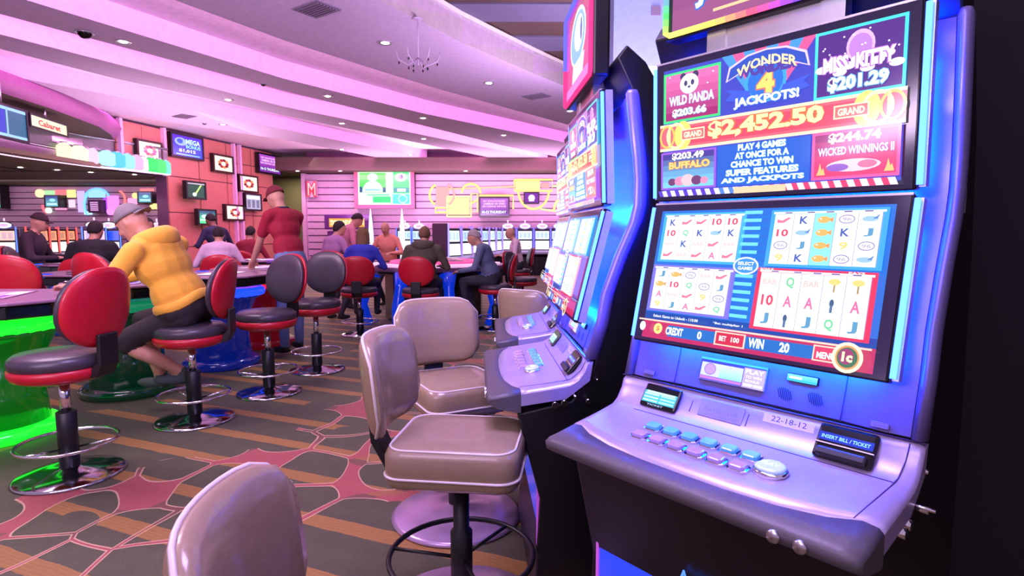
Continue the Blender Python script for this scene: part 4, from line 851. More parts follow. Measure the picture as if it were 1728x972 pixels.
# two more on the dark canopy at the upper left
def a_tv2(a, w_, h): a.rect(0, 0, w_, h, rgb(20, 95, 130)); a.rect(0, h * .12, w_ * .48, h * .88, rgb(25, 60, 190)); a.rect(0, h * .9, w_, h, rgb(150, 200, 250)); a.rect(0, 0, w_, h * .1, rgb(150, 200, 250)); a.rect(w_ * .5, 0, w_ * .54, h, rgb(150, 190, 240))
def canopy_sign(name, label, cat, x0, y0, x1, y1, dep0, dep1, draw, fm):
    a, b = Y(x0, y0, dep0), Y(x1, y0, dep1); c = Y(x0, y1, dep0); d = (b - a); W_ = d.xy.length; t = thing(name, label, cat, (a.x, a.y, c.z), math.atan2(d.y, d.x)); Hh = a.z - c.z
    MB().box((0, 0, 0), (W_, .06, Hh)).build('panel', M('black_plastic'), t); ar = Art(.001); draw(ar, W_, Hh); ar.build('display', GLOW, t, (0, -.004, 0)); 
    MB().box((-.03, -.02, -.03), (W_ + .03, 0, 0)).box((-.03, -.02, Hh), (W_ + .03, 0, Hh + .03)).box((-.03, -.02, 0), (0, 0, Hh)).box((W_, -.02, 0), (W_ + .03, 0, Hh)).build('frame', M(fm), t)
    MB().tube([(W_ * .5, .05, Hh), (W_ * .5, .05, max(Hh + .05, 3.27 - c.z))], .02).build('hanger', M('dull_chrome'), t); return t
canopy_sign('wall_television', 'dark blue television under the curved canopy at the left edge', 'television', -30, 168, 40, 222, 7.6, 8.4, a_tv2, 'screen_frame')
def a_scr(a, w_, h): a.rect(0, 0, w_, h, rgb(255, 250, 190)); a.text('Cabaret', w_ * .2, h * .2, w_ * .62, h * .6, rgb(225, 50, 60), .04)
canopy_sign('name_sign', 'cream lit sign with red script beneath the curved canopy', 'sign', 50, 193, 110, 211, 9.0, 10.0, a_scr, 'screen_frame')
# far wall: letter, ticket kiosk, neon shapes
t = thing('letter_sign', 'red glowing letter M on the far boarded wall', 'sign', Y(519, 331, 18.35)); a = Art(.002); a.text('M', -.02, -.02, .31, .48, (1.6, .05, .12), .06); a.text('M', .02, .02, .24, .40, (1.6, .75, .8), .0); a.build('letter', NEON, t, (0, -.02, 0)); MB().box((-.03, 0, -.03), (.30, .05, .48)).build('backing', M('slat'), t)
k0, k1 = Y(551, 362, 17.6), Y(622, 384, 17.6); t = thing('ticket_kiosk', 'purple ticket redemption machine with yellow lit heading at the far wall', 'kiosk', ((k0.x + k1.x) / 2, 17.6, 0)); hw = (k1.x - k0.x) / 2
MB().box((-hw, 0, 0), (hw, .6, 1.30)).build('body', M('kiosk_purple', rgb(90, 30, 110), .4), t, .02)
hd = MB().box((-hw - .05, -.08, 1.35), (hw + .05, .4, k0.z)).build('heading', M('kiosk_purple'), t, .02); a = Art(.001); a.rect(-hw * .85, 0, hw * .85, .26, rgb(220, 150, 60)); a.text('TICKET REDEMPTION', -hw * .8, .05, hw * 1.6, .16, (1.1, 1.0, .55), .04); a.build('heading_text', GLOW, hd, (0, -.085, 1.42))
for x in (-.45, -.15, .2, .5): MB().box((x - .1, -.02, .8), (x + .1, .0, 1.15)).build('screen', M('pale_lit', rgb(240, 220, 245), .4, emit=rgb(240, 215, 245), es=1), t)
YE, PKC = (1.5, 1.15, .35), (1.5, .55, .55)
def neon(label, parts):
    t = thing('neon_sign', label, 'neon sign', (0, 18.43, 0), 0, 'yellow neon shapes on the far wall'); P = lambda px, py: (Y(px, py, 18.2).x, Y(px, py, 18.2).z)
    for k in parts:
        if k[0] == 'arc':
            _, cx, cy, rx, ry, a0, a1, c = k; pts = [P(cx + rx * math.cos(R(a0 + (a1 - a0) * i / 20)), cy - ry * math.sin(R(a0 + (a1 - a0) * i / 20))) for i in range(21)]; MB().tube([(x, .02, z) for x, z in pts], .035, c=c).build('tube', NEON, t)
        elif k[0] == 'fill':
            _, x0, y0, x1, y1, c = k; a, b = P(x0, y1), P(x1, y0); MB().box((a[0], .02, a[1]), (b[0], .06, b[1]), c=c).build('lit_panel', NEON, t)
        else:
            _, pts, c = k; MB().tube([(P(*q)[0], .02, P(*q)[1]) for q in pts], .03, c=c).build('tube', NEON, t)
sq = lambda x0, y0, x1, y1: [(x0, y0), (x1, y0), (x1, y1), (x0, y1), (x0, y0 + .01)]
neon('pair of yellow neon arcs around a pink lit square', [('arc', 744, 328, 21, 20, 120, 235, YE), ('arc', 744, 328, 21, 20, -55, 62, PKC), ('fill', 734, 314, 756, 347, (1.25, .55, .55)), ('line', sq(733, 350, 752, 358), YE)])
neon('solid yellow neon square overlapping the neon arcs', [('fill', 755, 333, 791, 362, (1.25, 1.1, .5)), ('line', sq(753, 331, 794, 365), (1.6, 1.3, .6))])
neon('yellow neon hoop above the yellow square', [('arc', 794, 325, 16, 16, 0, 180, YE), ('line', [(794, 343), (805, 336)], YE), ('line', sq(794, 326, 805, 357), (1.2, .9, .45))])
neon('yellow neon outline behind the purple notice screen', [('line', [(808, 329), (866, 329), (866, 352)], YE), ('line', [(756, 318), (868, 314)], (1.3, .75, .5))])
neon('yellow neon box and bowl shape at the right of the far wall', [('fill', 870, 304, 912, 320, (1.3, 1.1, .45)), ('line', sq(868, 302, 933, 321), YE), ('fill', 914, 308, 928, 316, (1.2, .5, .5)), ('arc', 901, 321, 26, 31, 180, 360, YE), ('line', [(934, 313), (960, 313)], (.8, 1.1, .6)), ('line', [(912, 352), (940, 356)], (.9, 1.1, .6))])
neon('small yellow neon hook near the blue machine edge', [('arc', 950, 355, 14, 22, 100, 180, YE)])
def a_face(a, w_, h): a.rect(0, 0, w_, h, rgb(110, 30, 150)); a.oval(w_ * .5, h * .5, w_ * .26, h * .36, rgb(235, 220, 250)); a.rect(w_ * .3, h * .14, w_ * .7, h * .28, rgb(250, 235, 250))
hung('small_screen', 'small purple screen inside the yellow neon bowl', 'screen', 884, 324, 910, 344, 18.15, a_face, 'screen_frame', .04, dp=.33)
for px, lab in ((625, 'slim tapering white light column left of the two far machines'), (678, 'slim tapering white light column in front of the far pair of machines')):
    p = Y(px, 352, 16.8); t = thing('light_column', lab, 'lamp', (p.x, 16.8, 0)); MB().lathe([(.07, .35), (.075, 1.2), (.05, 1.6), (.01, p.z)], n=12, c=(1.3, 1.15, 1.6)).build('lit_tube', NEON, t); MB().lathe([(.14, 0), (.14, .3), (.08, .36)], n=14).build('base', M('duct_white'), t)
# annex neon cluster
def aneon(label, parts):
    t = thing('neon_sign', label, 'neon sign', (0, 16.92, 0), 0, 'coloured neon shapes in the annex'); P = lambda px, py: (Y(px, py, 16.85).x, Y(px, py, 16.85).z)
    for k in parts:
        if k[0] == 'f': a, b = P(k[1], k[4]), P(k[3], k[2]); MB().box((a[0], .02, a[1]), (b[0], .06, b[1]), c=k[5]).build('lit_panel', NEON, t)
        elif k[0] == 'c': x, z = P(k[1], k[2]); r_ = k[3] * 16.85 / FP; MB().lathe([(0, -.02), (r_, -.02), (r_, .03), (0, .03)], n=18, c=k[4]).build('lit_disc', NEON, t).matrix_local = Matrix.Translation((x, 0, z)) @ Matrix.Rotation(R(90), 4, 'X')
        elif k[0] == 'a': pts = [P(k[1] + k[3] * math.cos(R(k[5] + (k[6] - k[5]) * i / 14)), k[2] - k[4] * math.sin(R(k[5] + (k[6] - k[5]) * i / 14))) for i in range(15)]; MB().tube([(x, .03, z) for x, z in pts], .03, c=k[7]).build('tube', NEON, t)
aneon('cream disc, green bar and red panels at the left of the annex wall', [('c', 64, 326, 7, (1.3, 1.05, .6)), ('f', 70, 321, 88, 331, (.55, 1.0, .5)), ('f', 89, 320, 106, 329, (1.2, .25, .3)), ('f', 102, 331, 106, 350, (1.2, .2, .6)), ('f', 89, 351, 107, 354, (1.3, .45, .8)), ('a', 76, 345, 9, 14, 180, 260, (1.3, .2, .3))])
aneon('yellow square with white shapes below on the annex wall', [('f', 109, 320, 122, 333, (1.3, 1.1, .4)), ('f', 112, 337, 121, 350, (1.0, .8, 1.0)), ('c', 79, 355, 5, (1.0, 1.2, 1.0))])
aneon('blue and cyan neon arches in the middle of the annex wall', [('f', 128, 322, 137, 358, (.8, .6, 1.4)), ('a', 159, 338, 22, 20, 20, 160, (.3, .8, 1.6)), ('f', 146, 320, 172, 333, (.45, .9, 1.5)), ('a', 146, 345, 8, 17, 100, 260, (.3, .9, 1.5)), ('f', 138, 357, 150, 362, (.7, 1.1, 1.4))])
aneon('violet neon blocks right of the blue arches', [('f', 178, 330, 195, 356, (1.3, .35, 1.4)), ('f', 172, 334, 177, 358, (.7, .1, 1.4)), ('c', 184, 357, 6, (1.3, .4, 1.3)), ('a', 196, 338, 11, 16, -80, 80, (1.4, .3, .3))])
aneon('pink neon step and yellow dots at the right of the annex wall', [('f', 213, 334, 226, 356, (1.4, .5, .9)), ('c', 226, 330, 5, (1.3, 1.0, .4)), ('f', 233, 318, 255, 322, (1.3, .3, .35)), ('f', 192, 357, 215, 360, (1.3, .5, .9)), ('c', 262, 347, 6, (1.4, 1.05, .4)), ('c', 255, 349, 4, (1.4, 1.05, .4))])
aneon('glowing pink rounded square at the end of the annex wall', [('f', 263, 316, 276, 326, (1.5, .5, 1.1))])
def a_spt(a, w_, h): a.grad(0, 0, w_, h, rgb(110, 180, 190), rgb(60, 70, 140)); a.rect(w_ * .1, h * .15, w_ * .9, h * .3, rgb(190, 230, 235)); a.oval(w_ * .55, h * .6, w_ * .25, h * .15, rgb(150, 215, 225))
def a_txt(a, w_, h): a.rect(0, 0, w_, h, rgb(80, 30, 80)); [a.rect(w_ * .08, h * (.1 + .17 * k), w_ * .92, h * (.2 + .17 * k), rgb(205, 150, 205)) for k in range(5)]
for r_, f_, lab in (((75, 329, 101, 350), a_spt, 'teal television in the red and green neon of the annex'), ((232, 323, 258, 343), a_spt, 'teal television above the dark-haired person in the annex'), ((149, 337, 170, 359), a_txt, 'maroon text screen under the blue neon arches'), ((-8, 312, 4, 352), a_game, 'narrow green screen cut by the left picture edge')):
    hung('annex_television', lab, 'television', *r_, 16.7, f_, 'screen_frame', .03, dp=.28)

# ------------------------------------------------------------------ far slot machines
def far_slot(label, x, y, rz, glow=(230, 235, 255), low=(255, 250, 250), side=(.2, .3, 2.2), trim='silver_trim', top=True, group='far slot machines'):
    t = thing('slot_machine', label, 'slot machine', (x, y, 0), rz, group)
    MB().prism([(0, 0), (-.02, .55), (-.16, .62), (-.17, .66), (.02, .74), (.06, 1.35), (.35, 1.35), (.40, 0)], -.24, .24).build('body', M('black_plastic'), t, .01)
    MB().prism([(-.17, .625), (-.175, .655), (.015, .745), (.03, .72), (-.02, .62)], -.25, .25).build('button_deck', M('silver_plastic'), t)
    a = Art(.002); a.rect(-.2, 0, .2, .25, rgb(*low)); a.rect(-.13, .05, -.03, .2, rgb(250, 215, 235)); a.rect(.0, .05, .12, .2, rgb(225, 230, 250)); a.build('lower_screen', GLOW, t, (0, .012, .765), (1, 0, 0), (0, .07, 1))
    a = Art(.002); a.rect(-.2, 0, .2, .24, rgb(*glow)); [a.rect(-.17 + .12 * k, .04, -.08 + .12 * k, .2, rgb(glow[0] * .8, glow[1] * .85, glow[2])) for k in range(3)]; a.build('upper_screen', GLOW, t, (0, .035, 1.06), (1, 0, 0), (0, .06, 1))
    for sx in (-1, 1): MB().box((sx * .235 - .012, -.01, .76), (sx * .235 + .012, .03, 1.40), c=side).build('side_light', NEON, t)
    if top:
        tp = MB().lathe([(.0, 0), (.19, 0), (.19, .06), (0, .06)], n=16, sy=.55).build('topper', M(trim), t); tp.matrix_local = Matrix.Translation((0, .1, 1.44)) @ Matrix.Rotation(R(90), 4, 'X')
        a = Art(.002); a.oval(0, 0, .16, .075, rgb(255, 235, 250), 16); a.oval(0, 0, .09, .04, rgb(240, 170, 220), 12); a.build('topper_face', GLOW, t, (0, .035, 1.44))
        MB().tube([(0, .15, 1.5), (0, .15, 1.62)], .02, n=6).build('signal_lamp', M('pale_lit'), t)
    return t
for k, px in enumerate((683, 707)): far_slot(('left', 'right')[k] + ' machine of the far pair right of the ticket kiosk', (px - 864) / FP * 17.2, 17.2, 0, (200, 225, 255))
for k, px in enumerate((857, 886, 915, 943)): far_slot(('first', 'second', 'third', 'fourth')[k] + ' of the front-facing far machines beneath the yellow neon bowl', (px - 864) / FP * 17.0, 17.0, 0, (225, 235, 255), side=(.3, .25, 2.4))
for k in range(6):
    yy = 12.6 + k * .76; px = (769, 788, 804, 818, 830, 841)[k]
    far_slot(('nearest', 'second', 'third', 'fourth', 'fifth', 'sixth')[k] + ' machine of the angled far row behind the grey-haired person', (px - 864) / FP * yy, yy, R(58), (225, 245, 240) if k % 2 == 0 else (190, 215, 255), top=False, side=(.5, .3, 1.4))
p = Y(750, 377, 12.2); t = thing('end_panel', 'dark end panel closing the angled far row of machines', 'panel', (p.x, 11.9, 0)); MB().box((-.22, 0, 0), (.10, .22, p.z)).build('board', M('kiosk_purple2', rgb(70, 25, 60), .5), t, .02); MB().box((.10, -.02, 0), (.13, .0, p.z), c=(.6, .5, 1.9)).build('edge_light', NEON, t)
for k, (px, yy) in enumerate(((68, 13.9), (84, 14.6), (100, 15.3), (116, 16.0))): far_slot(('first', 'second', 'third', 'fourth')[k] + ' red-framed machine from the left in the annex', (px - 864) / FP * yy, yy, R(58), (235, 150, 110), (255, 235, 230), (2.0, .15, .15), 'red_vinyl', False, 'annex slot machines')
for k, (px, yy, g_) in enumerate(((10, 14.5, (255, 190, 180)), (162, 13.9, (240, 190, 240)), (187, 14.7, (40, 80, 240)), (268, 15.2, (70, 235, 80)))):
    far_slot(('machine with pale red screens at the left picture edge in the annex', 'pink-screened machine in the annex left of the bright blue one', 'bright blue machine in the annex beside the grey cap', 'green-screened machine in the annex above the yellow hood')[k], (px - 864) / FP * yy, yy, R(30), g_, (225, 240, 255) if k else (255, 220, 220), (.2, .4, 2.6), group='annex slot machines')

# ------------------------------------------------------------------ ceiling fittings
def downlight(label, x, y, z=CZ, e=16):
    t = thing('downlight', label, 'light', (x, y, z), 0, 'ceiling downlights')
    MB().lathe([(.05, -.004), (.085, -.01), (.09, 0), (.05, .0)], n=16, caps=False).build('trim_ring', M('silver_trim'), t)
    MB().lathe([(.0, -.016), (.035, -.012), (.05, -.003)], n=14, caps=False).build('lens', WHITELED, t)
    if e: lamp('SPOT', 'downlight_lamp', (x, y, z - .05), e, (1, .86, .82), .04, spot=110, blend=.6)
OR = ('first', 'second', 'third', 'fourth')
for k, q in enumerate(((650, 72), (825, 140), (962, 187))): p = Z(*q, CZ); downlight(OR[k] + ' downlight from the left on the wide outer ceiling band', p.x, p.y, e=60)
for k, q in enumerate(((208, 70), (553, 162), (714, 199), (850, 228))): p = Z(*q, CZ); downlight(OR[k] + ' downlight from the left on the first ceiling band past the widest cove', p.x, p.y, e=60)
for k, q in enumerate(((385, 168), (577, 208), (715, 234))): p = Z(*q, CZ); downlight(OR[k] + ' downlight from the left on the second ceiling band past the widest cove', p.x, p.y, e=60)
for k, q in enumerate(((376, 210), (577, 252), (693, 261))): p = Z(*q, CZ); downlight(OR[k] + ' downlight from the left on the third ceiling band past the widest cove', p.x, p.y, e=50)
for k, q in enumerate(((497, 272), (570, 279), (785, 274))): p = Y(*q, 17.5); downlight(OR[k] + ' downlight from the left along the dark beam over the far wall', p.x, 17.72, 3.11, 40)
for k, q in enumerate(((22, 276), (85, 297), (143, 289), (218, 296))): p = Z(q[0], 300, 2.61); downlight(OR[k] + ' small downlight from the left under the curved glass band', Y(q[0], 300, 12 + k * .5).x, 12.2 + k * .5, 2.615, 20)
for px, py, lab in ((535, 15, 'large square air vent on the outer ceiling band at the top'), (905, 162, 'air vent on the outer ceiling band near the third downlight'), (311, 196, 'long air vent on the third ceiling band above the blue screen')):
    p = Z(px, py, CZ); t = thing('ceiling_vent', lab, 'vent', (p.x, p.y, CZ), R(-35))
    MB().box((-.2, -.14, -.012), (.2, .14, 0)).build('frame', M('vent_grey'), t)
    for k in range(7): MB().box((-.17, -.12 + k * .036, -.022), (.17, -.105 + k * .036, -.012)).build('slat', M('vent_grey'), t)
for px, py, lab in ((143, 55, 'round dark security camera dome on the first ceiling band'), (444, 142, 'small dark sprinkler on the first ceiling band'), (345, 208, 'small dark sprinkler near the long air vent')):
    p = Z(px, py, CZ); t = thing('ceiling_dome', lab, 'camera' if px == 143 else 'sprinkler', (p.x, p.y, CZ)); s_ = 1 if px == 143 else .5
    MB().lathe([(.09 * s_, -.01), (.095 * s_, 0)], n=16).build('ring', M('silver_trim'), t); MB().lathe([(0, -.07 * s_), (.04 * s_, -.06 * s_), (.07 * s_, -.03 * s_), (.075 * s_, -.01)], n=16, caps=False).build('dome', M('black_gloss'), t)
t = thing('chandelier', 'small pale wire chandelier with dark drops under the outer ceiling band', 'lamp', Y(706, 120, 6.3)); t.location.z = 3.02
MB().tube([(0, 0, .48), (0, 0, .0)], .008).build('stem', M('ceiling_paint'), t); MB().lathe([(.05, .47), (.05, .48)], n=12).build('canopy', M('ceiling_paint'), t)
for k in range(6):
    a = R(k * 60 + 10); ar_ = MB().tube([(0, 0, .08), (.10 * math.cos(a), .10 * math.sin(a), .0), (.20 * math.cos(a), .20 * math.sin(a), .05), (.23 * math.cos(a), .23 * math.sin(a), .14)], .006, n=6).build('arm', M('ceiling_paint'), t)
    for q in ((.10, -.03), (.20, .02)): MB().lathe([(0, -.02), (.010, 0), (0, .02)], n=6, cen=(q[0] * math.cos(a), q[0] * math.sin(a), q[1]), caps=False).build('drop', M('black_gloss'), ar_)

# ------------------------------------------------------------------ people
def skinc(n, c): return M('skin_' + n, rgb(*c), .5)
def person(label, x, y, rz, hip=(0, 0, .74), lean=10, side=0, head=(0, 0), hands=None, feet=None, shirt='shirt', pants='pants', skin='skin_a', shoes='shoe_dark', sleeve=1.0, leg=1.0, sc=1.0, vox=.014, hair=None, cap=None, hood=None, bulk=1.0, collar=None, twist=0):
    V_ = Vector
    root = thing('person', label, 'person', (x, y, 0), rz); root.scale = (sc, sc, sc)
    P = []                                                   # (kind, a, b, ra, rb, mat)
    hipv = V_(hip); T = Matrix.Rotation(R(-lean), 3, 'X') @ Matrix.Rotation(R(side), 3, 'Y') @ Matrix.Rotation(R(twist), 3, 'Z')
    up = T @ V_((0, 0, 1)); rt = T @ V_((1, 0, 0)); fw = T @ V_((0, 1, 0))
    at = lambda a, b, c: hipv + rt * a + fw * b + up * c
    B = bulk
    def cap_(a, b, ra, rb, m): P.append((V_(a), V_(b), ra, rb, m, None))
    def ell(c, r_, m, rot=T): P.append((V_(c), V_(c), r_[0], 0, m, (r_, rot)))
    ell(at(0, 0, .02), (.175 * B, .125 * B, .12), pants); ell(at(0, .0, .125), (.165 * B, .12 * B, .19), shirt); ell(at(0, .005, .34), (.175 * B, .122 * B, .17), shirt); ell(at(0, -.03, .43), (.155 * B, .09 * B, .11), shirt)
    cap_(at(-.13, -.01, .465), at(.13, -.01, .465), .068 * B, .068 * B, shirt); cap_(at(-.07, -.01, .50), at(.07, -.01, .50), .05, .05, shirt)
    neck0 = at(0, 0, .49); hp, hy = head; HT = T @ Matrix.Rotation(R(lean * .75), 3, 'X') @ Matrix.Rotation(R(hy), 3, 'Z') @ Matrix.Rotation(R(-hp), 3, 'X')
    hc = at(0, .025, .60) + HT @ V_((0, .02, .075)); H_ = lambda a, b, c: hc + HT @ V_((a, b, c))
    cap_(neck0, H_(0, -.02, -.06), .056, .052, skin)
    ell(hc, (.076, .096, .108), skin, HT); ell(H_(0, .025, -.055), (.056, .066, .062), skin, HT); ell(H_(0, .075, -.088), (.026, .022, .022), skin, HT)
    cap_(H_(0, .092, .012), H_(0, .112, -.026), .010, .015, skin); ell(H_(0, .087, .030), (.046, .014, .012), skin, HT)
    ell(H_(0, .088, -.055), (.026, .014, .007), 'lip', HT); ell(H_(0, .088, -.066), (.022, .013, .007), 'lip', HT)
    for s in (-1, 1): ell(H_(s * .077, -.005, -.008), (.010, .019, .030), skin, HT); ell(H_(s * .034, .07, -.03), (.022, .02, .02), skin, HT)
    def ik(a, b, l1, l2, hint):
        d = b - a; L_ = min(d.length, (l1 + l2) * .999); dn = d.normalized(); c = (l1 * l1 - l2 * l2 + L_ * L_) / (2 * L_); h = math.sqrt(max(0, l1 * l1 - c * c)); q = hint - dn * hint.dot(dn)
        return a + dn * c + q.normalized() * h, a + dn * L_
    hands = hands or ((-.2, .35, hip[2] + .2), (.2, .35, hip[2] + .2))
    for s, hd in zip((-1, 1), hands):
        sh = at(s * .175 * B, -.01, .455); el, wr = ik(sh, V_(hd), .29, .26, V_((s * .7, -.5, -.8)))
        sm = shirt
        cap_(sh, el, .056 * B, .044 * (B if sleeve > .5 else 1), sm); 
        if sleeve <= .5: P.pop(); mid = sh.lerp(el, sleeve * 1.4); cap_(sh, mid, .060, .056, sm); cap_(sh.lerp(el, .2), el, .046, .038, skin)
        cap_(el, wr, .041 * (1.05 if sleeve > .5 else .95), .029 if sleeve <= .5 else .034, shirt if sleeve > .5 else skin)
        f = (wr - el).normalized(); dn = V_((0, 0, -1)); dn = (dn - f * dn.dot(f)).normalized(); lat = f.cross(dn) * s
        ell(wr + f * .05, (.040, .05, .018), skin, Matrix((lat, f, dn)).transposed()); cap_(wr - f * .02, wr + f * .03, .027, .026, skin)
        for k in range(4):
            o = wr + f * .085 + lat * (.030 - .020 * k); ln = (.034, .040, .038, .030)[k]; m1 = o + f * ln + dn * .010; cap_(o, m1, .0105, .010, skin); cap_(m1, m1 + f * ln * .45 + dn * ln * .75, .010, .0085, skin)
        tb_ = wr + f * .03 + lat * .036; cap_(tb_, tb_ + f * .035 + lat * .022 + dn * .008, .013, .011, skin); cap_(tb_ + f * .035 + lat * .022 + dn * .008, tb_ + f * .062 + lat * .022 + dn * .02, .011, .009, skin)
    feet = feet or ((-.14, .34, .28), (.14, .34, .28))
    for s, ft in zip((-1, 1), feet):
        hpj = at(s * .09, 0, -.02); kn, an = ik(hpj, V_(ft), .43, .42, V_((s * .15, 1, .35)))
        cap_(hpj, kn, .092 * B ** .5, .060, pants)
        if leg < 1: cap_(hpj.lerp(kn, .7), kn.lerp(an, .12), .072, .068, pants); cap_(kn, kn.lerp(an, .35), .052, .058, skin); cap_(kn.lerp(an, .3), an, .056, .036, skin)
        else: cap_(kn, an, .062, .046, pants)
        fd = V_((s * .2, 1, -.12)).normalized(); ell(an + fd * .055 + V_((0, 0, -.045)), (.043, .125, .036), shoes, Matrix(((fd.y, fd.x, 0), (-fd.x, fd.y, 0), (0, 0, 1)))); cap_(an, an + V_((0, 0, -.04)), .042 if leg >= 1 else .038, .042, shoes)
    # one continuous surface: join, remesh, smooth, then colour by the nearest body piece
    mb = MB()
    for a, b, ra, rb, m, e in P:
        if e:
            r_, rot = e; rings = []
            for i in range(1, 10):
                th = math.pi * i / 10; rings.append([a + rot @ V_((r_[0] * math.sin(th) * math.cos(2 * math.pi * k / 14), r_[1] * math.sin(th) * math.sin(2 * math.pi * k / 14), r_[2] * math.cos(th))) for k in range(14)])
            mb.loft(rings)
        else:
            d = b - a; L_ = max(d.length, 1e-4); d = d / L_; u = d.orthogonal().normalized(); w_ = d.cross(u); rings = []
            for t_, r_ in [(-ra * .92, ra * .38), (-ra * .7, ra * .71), (-ra * .35, ra * .94), (0, ra), (L_, rb), (L_ + rb * .35, rb * .94), (L_ + rb * .7, rb * .71), (L_ + rb * .92, rb * .38)]:
                rings.append([a + d * t_ + (u * math.cos(2 * math.pi * k / 12) + w_ * math.sin(2 * math.pi * k / 12)) * r_ for k in range(12)])
            mb.loft(rings)
    o = mb.build('body', M(shirt)); rm = o.modifiers.new('r', 'REMESH'); rm.mode = 'VOXEL'; rm.voxel_size = vox; rm.use_smooth_shade = True; sm_ = o.modifiers.new('s', 'SMOOTH'); sm_.factor = .5; sm_.iterations = 2
    dg = bpy.context.evaluated_depsgraph_get(); me = bpy.data.meshes.new_from_object(o.evaluated_get(dg)); bpy.data.objects.remove(o)
    n = len(me.polygons); cen = np.empty(n * 3); me.polygons.foreach_get('center', cen); cen = cen.reshape(-1, 3); best = np.full(n, 1e9); idx = np.zeros(n, int); names = []
    for a, b, ra, rb, m, e in P:
        if m not in names: names.append(m)
        mi = names.index(m)
        if e:
            r_, rot = e; q = (cen - np.array(a)) @ np.array(rot); k = np.linalg.norm(q / np.array(r_), axis=1); d = (k - 1) * min(r_)
        else:
            ab = np.array(b - a); L2_ = ab @ ab + 1e-9; t_ = np.clip(((cen - np.array(a)) @ ab) / L2_, 0, 1); d = np.linalg.norm(cen - (np.array(a) + t_[:, None] * ab), axis=1) - (ra + (rb - ra) * t_)
        k = d < best; best[k] = d[k]; idx[k] = mi
    me.materials.clear()
    for m in names: me.materials.append(M(m))
    me.polygons.foreach_set('material_index', idx.astype(np.int32)); me.polygons.foreach_set('use_smooth', [True] * n); me.name = 'body'
    bo = bpy.data.objects.new('body', me); col.objects.link(bo); bo.parent = root
    HM = HT.to_4x4(); HM.translation = hc
    for s in (-1, 1): MB().lathe([(0, -.008), (.007, -.005), (.009, 0), (.007, .005), (0, .008)], n=8, caps=False).build('eye', M('eye_dark', rgb(30, 20, 20), .2), root).matrix_local = HM @ Matrix.Translation((s * .030, .086, .012))
    def shell(name, mat, z0, r_, grow=1.0, back=-.012, low=None, parent=root):
        rr = []
        for i in range(9):
            rng = []
            for k in range(24):
                a = 2 * math.pi * k / 24; fr = math.sin(a)       # +1 front
                zl = z0 if low is None else (z0 + (low - z0) * min(1, max(0, (.35 - fr) / 1.0)))
                ph0 = math.acos(max(-1, min(1, zl / .118))); th = .12 + (ph0 - .12) * i / 8
                rng.append((r_[0] * math.sin(th) * math.cos(a), back + r_[1] * math.sin(th) * fr, r_[2] * math.cos(th)))
            rr.append(rng)
        ob = MB().loft(rr).build(name, mat, parent); ob.matrix_local = HM; sd = ob.modifiers.new('s', 'SOLIDIFY'); sd.thickness = .006; return ob
    if hair: shell('hair', M(hair[0]), hair[1], (.084, .100, .118), low=hair[2])
    if len(hair or ()) > 3:                                  # long hair falling behind
        MB().loft([[(.088 * math.cos(a) * w_, -.03 - .085 * max(0, math.sin(a)) * 1.0 - .02 * (1 - w_), z_) for a in [math.pi * k / 8 for k in range(9)]] + [(.06 * math.cos(a) * w_, -.02, z_) for a in [math.pi * k / 4 for k in range(4, -1, -1)]] for z_, w_ in ((.09, .85), (.02, 1.05), (-.08, 1.12), (-.17, 1.0), (-.22, .75))]).build('long_hair', M(hair[0]), root).matrix_local = HM
    if cap:
        c_ = shell('cap', M(cap[0]), .028, (.088, .106, .126), back=-.006); bs = cap[1]
        MB().loft([[(q * .075, bs * (.085 + .065 * math.sqrt(max(0, 1 - q * q)) * k), .034 - .012 * k * k - .012 * q * q) for q in [-1 + .2 * i for i in range(11)]] for k in (0, .4, .8, 1.0)], closed=False, caps=False).build('brim', M(cap[0]), c_).modifiers.new('s', 'SOLIDIFY').thickness = .005
    if hood:                                                 # a soft hood folded down behind the neck
        rr = []
        for i in range(13):
            a = math.pi * (-.12 + 1.24 * i / 12); cx, cy_ = math.cos(a) * .125, -math.sin(a) * .10 - .015; r1 = .030 + .026 * math.sin(math.pi * i / 12); c0 = at(cx, cy_, .515 - .015 * math.sin(a)); rad = (rt * math.cos(a) - fw * math.sin(a)).normalized()
            rr.append([c0 + rad * math.cos(2 * math.pi * k / 10) * r1 + up * math.sin(2 * math.pi * k / 10) * r1 * 1.25 for k in range(10)])
        MB().loft(rr).build('hood', M(hood), root)
        rr = []
        for i in range(24):
            a = 2 * math.pi * i / 24; c0 = at(.168 * B * math.cos(a), .126 * B * math.sin(a), .06 + .012 * math.sin(3 * a)); rr.append([c0 + (rt * math.cos(a) + fw * math.sin(a)) * math.cos(2 * math.pi * k / 8) * .013 + up * math.sin(2 * math.pi * k / 8) * .032 for k in range(8)])
        rr.append(rr[0]); MB().loft(rr, caps=False).build('waistband', M(hood), root)
    if collar:
        MB().tube([at(.066 * math.cos(2 * math.pi * k / 16), .062 * math.sin(2 * math.pi * k / 16) + .0, .535) for k in range(16)], .012, closed=True).build('collar', M(collar), root)
    return root
cl = lambda n, c, r_=.8, **k: M(n, rgb(*c), r_, bump=(9, .06, 1.0), **k)
skinc('a', (205, 150, 125)); skinc('b', (150, 100, 80)); M('lip', rgb(170, 95, 90), .5); cl('shoe_dark', (30, 28, 34)); cl('shoe_green', (70, 85, 80)); cl('hoodie_yellow', (238, 176, 52), sheen=.2); cl('shorts_dark', (38, 30, 34)); cl('polo_red', (158, 22, 50)); cl('jeans', (110, 130, 175))
